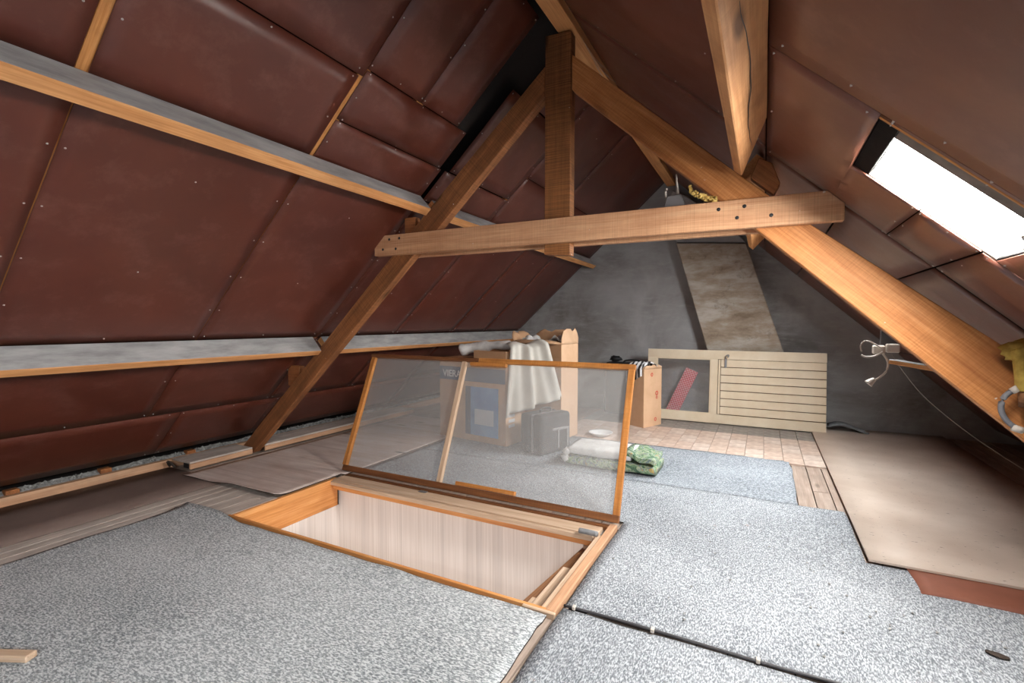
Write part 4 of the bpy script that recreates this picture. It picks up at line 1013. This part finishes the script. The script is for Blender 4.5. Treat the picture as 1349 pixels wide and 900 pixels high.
tube('plug', [(0.565, 3.38, 0.785), (0.55, 3.378, 0.772), (0.535, 3.376, 0.757)], lambda t: 0.010+0.013*t, M['whiteplastic'], so_, 10)
tag(tube('loose_wire', [(0.64, 3.40, 0.93), (0.70, 3.42, 0.83), (0.82, 3.5, 0.68), (1.02, 3.62, 0.50), (1.25, 3.8, 0.33), (1.55, 4.0, 0.12)], 0.0016, M['web'], None, 5), 'thin pale wire drooping from the socket down to the right eave', 'wire')
# yellow foam and conduit at the right edge
yf = root('foam_lagging', (0.9, 2.5, 0.95), 'yellow foam-wrapped pipe end on the right rafter at the picture edge', 'pipe lagging')
blob('foam', (0.875, 2.515, 0.995), (0.062, 0.030, 0.046), M['yellow'], yf, 0.5, 6, 20, 14, 3)
tube('foam_sleeve', [(0.862, 2.505, 1.0), (0.868, 2.49, 0.96), (0.872, 2.485, 0.90), (0.874, 2.485, 0.85)], lambda t: 0.034-0.004*t, M['yellow'], yf, 12)
tube('pipe', [(0.874, 2.485, 0.865), (0.88, 2.485, 0.79)], 0.024, M['brownboard'], yf, 12)
cd = tube('conduit', [(0.885, 2.505, 0.86), (0.845, 2.49, 0.852), (0.812, 2.485, 0.815), (0.810, 2.485, 0.765), (0.835, 2.485, 0.722), (0.875, 2.49, 0.70), (0.93, 2.50, 0.69)], 0.0095, M['greyplastic'], None, 10)
tag(cd, 'looped grey conduit clipped to the right rafter', 'conduit')
tube('conduit_clip', [(0.835, 2.483, 0.862), (0.85, 2.478, 0.845)], 0.013, M['whiteplastic'], cd, 8); tube('conduit_clip', [(0.84, 2.483, 0.710), (0.87, 2.48, 0.700)], 0.013, M['whiteplastic'], cd, 8)
# fitting and dried leaves on the collar tie
ft_ = root('metal_fitting', (-0.42, 2.64, 1.70), 'small grey metal fitting wrapped in cobweb on the collar tie', 'fitting')
prism('bracket', [(-0.47, 1.68), (-0.36, 1.68), (-0.385, 1.75), (-0.45, 1.745)], 2.58, 2.61, M['metal'], ft_)
tube('prong', [(-0.458, 2.6, 1.74), (-0.462, 2.6, 1.77), (-0.455, 2.6, 1.79)], 0.006, M['web'], ft_, 6)
tube('prong', [(-0.40, 2.6, 1.74), (-0.405, 2.6, 1.80), (-0.41, 2.6, 1.855)], lambda t: 0.010-0.007*t, M['web'], ft_, 6)
v = []; f = []
random.seed(3)
for k in range(130):
    u = random.random(); x = -0.335+0.13*u; z = 1.765-0.08*u**0.5+random.uniform(-.015, .012); y = random.uniform(2.512, 2.543); r_ = random.uniform(.004, .011)
    b0 = len(v); a = random.uniform(0, 6.28); d = Vector((math.cos(a), random.uniform(-.5, .5), math.sin(a)))*r_; e = Vector((-d.z, random.uniform(-.006, .006), d.x))*0.6
    c = Vector((x, y, z)); v += [c-d, c+e, c+d, c-e]; f.append((b0, b0+1, b0+2, b0+3))
lv = link('dried_leaves', v, f, M['leaf']); tag(lv, 'tuft of dried yellow leaves caught between the collar tie and rafter', 'leaves', None, 'stuff')
# stick end at the lower left
sk = obox('wooden_stick', (-2.22, 0.535, 0.022), (0.18, 0.085, 0), (-0.016, 0.034, 0), (0, 0, 0.022), M['palepine'], None, 0.004)
tag(sk, 'sawn end of a pale wooden stick on the carpet at the lower corner', 'stick')
lf = blob('fallen_leaf', (0.70, 2.10, 0.021), (0.030, 0.019, 0.002), M['backing'], None, 0.4, 5, 12, 6, 2, Matrix.Rotation(-0.3, 4, 'Z'))
tag(lf, 'dry brown leaf lying on the dusty carpet at the lower right', 'leaf')
v = []; f = []
for k in range(150):
    x = random.uniform(-0.6, 1.2); y = random.uniform(1.75, 3.2)
    if x > 0.4 and y > 2.4: y = random.uniform(1.75, 2.4)
    r_ = random.uniform(.002, .007); b0 = len(v); z = 0.020
    v += [(x+r_, y, z), (x, y+r_, z), (x-r_, y, z), (x, y-r_, z), (x, y, z+r_*0.6)]
    f += [(b0, b0+1, b0+4), (b0+1, b0+2, b0+4), (b0+2, b0+3, b0+4), (b0+3, b0, b0+4), (b0+3, b0+2, b0+1, b0)]
tag(link('dust_crumbs', v, f, M['rubble']), 'pale plaster crumbs scattered over the dusty carpet', 'crumbs', None, 'stuff')

# cobweb threads at the ridge
cw = root('cobweb', (-0.93, 2.75, 2.66), 'pale cobweb threads hanging under the ridge beside the king post', 'cobweb')
random.seed(11)
for k in range(7):
    a = Vector((-0.94, 2.66+0.05*k, 2.70-0.004*k)); b = Vector((-0.86+random.uniform(-.02, .05), 2.75+0.06*k, 2.56+random.uniform(-.05, .03)))
    m = (a+b)/2+Vector((0, 0, -0.02))
    tube('thread', [a, m, b], 0.0009, M['web'], cw, 5)
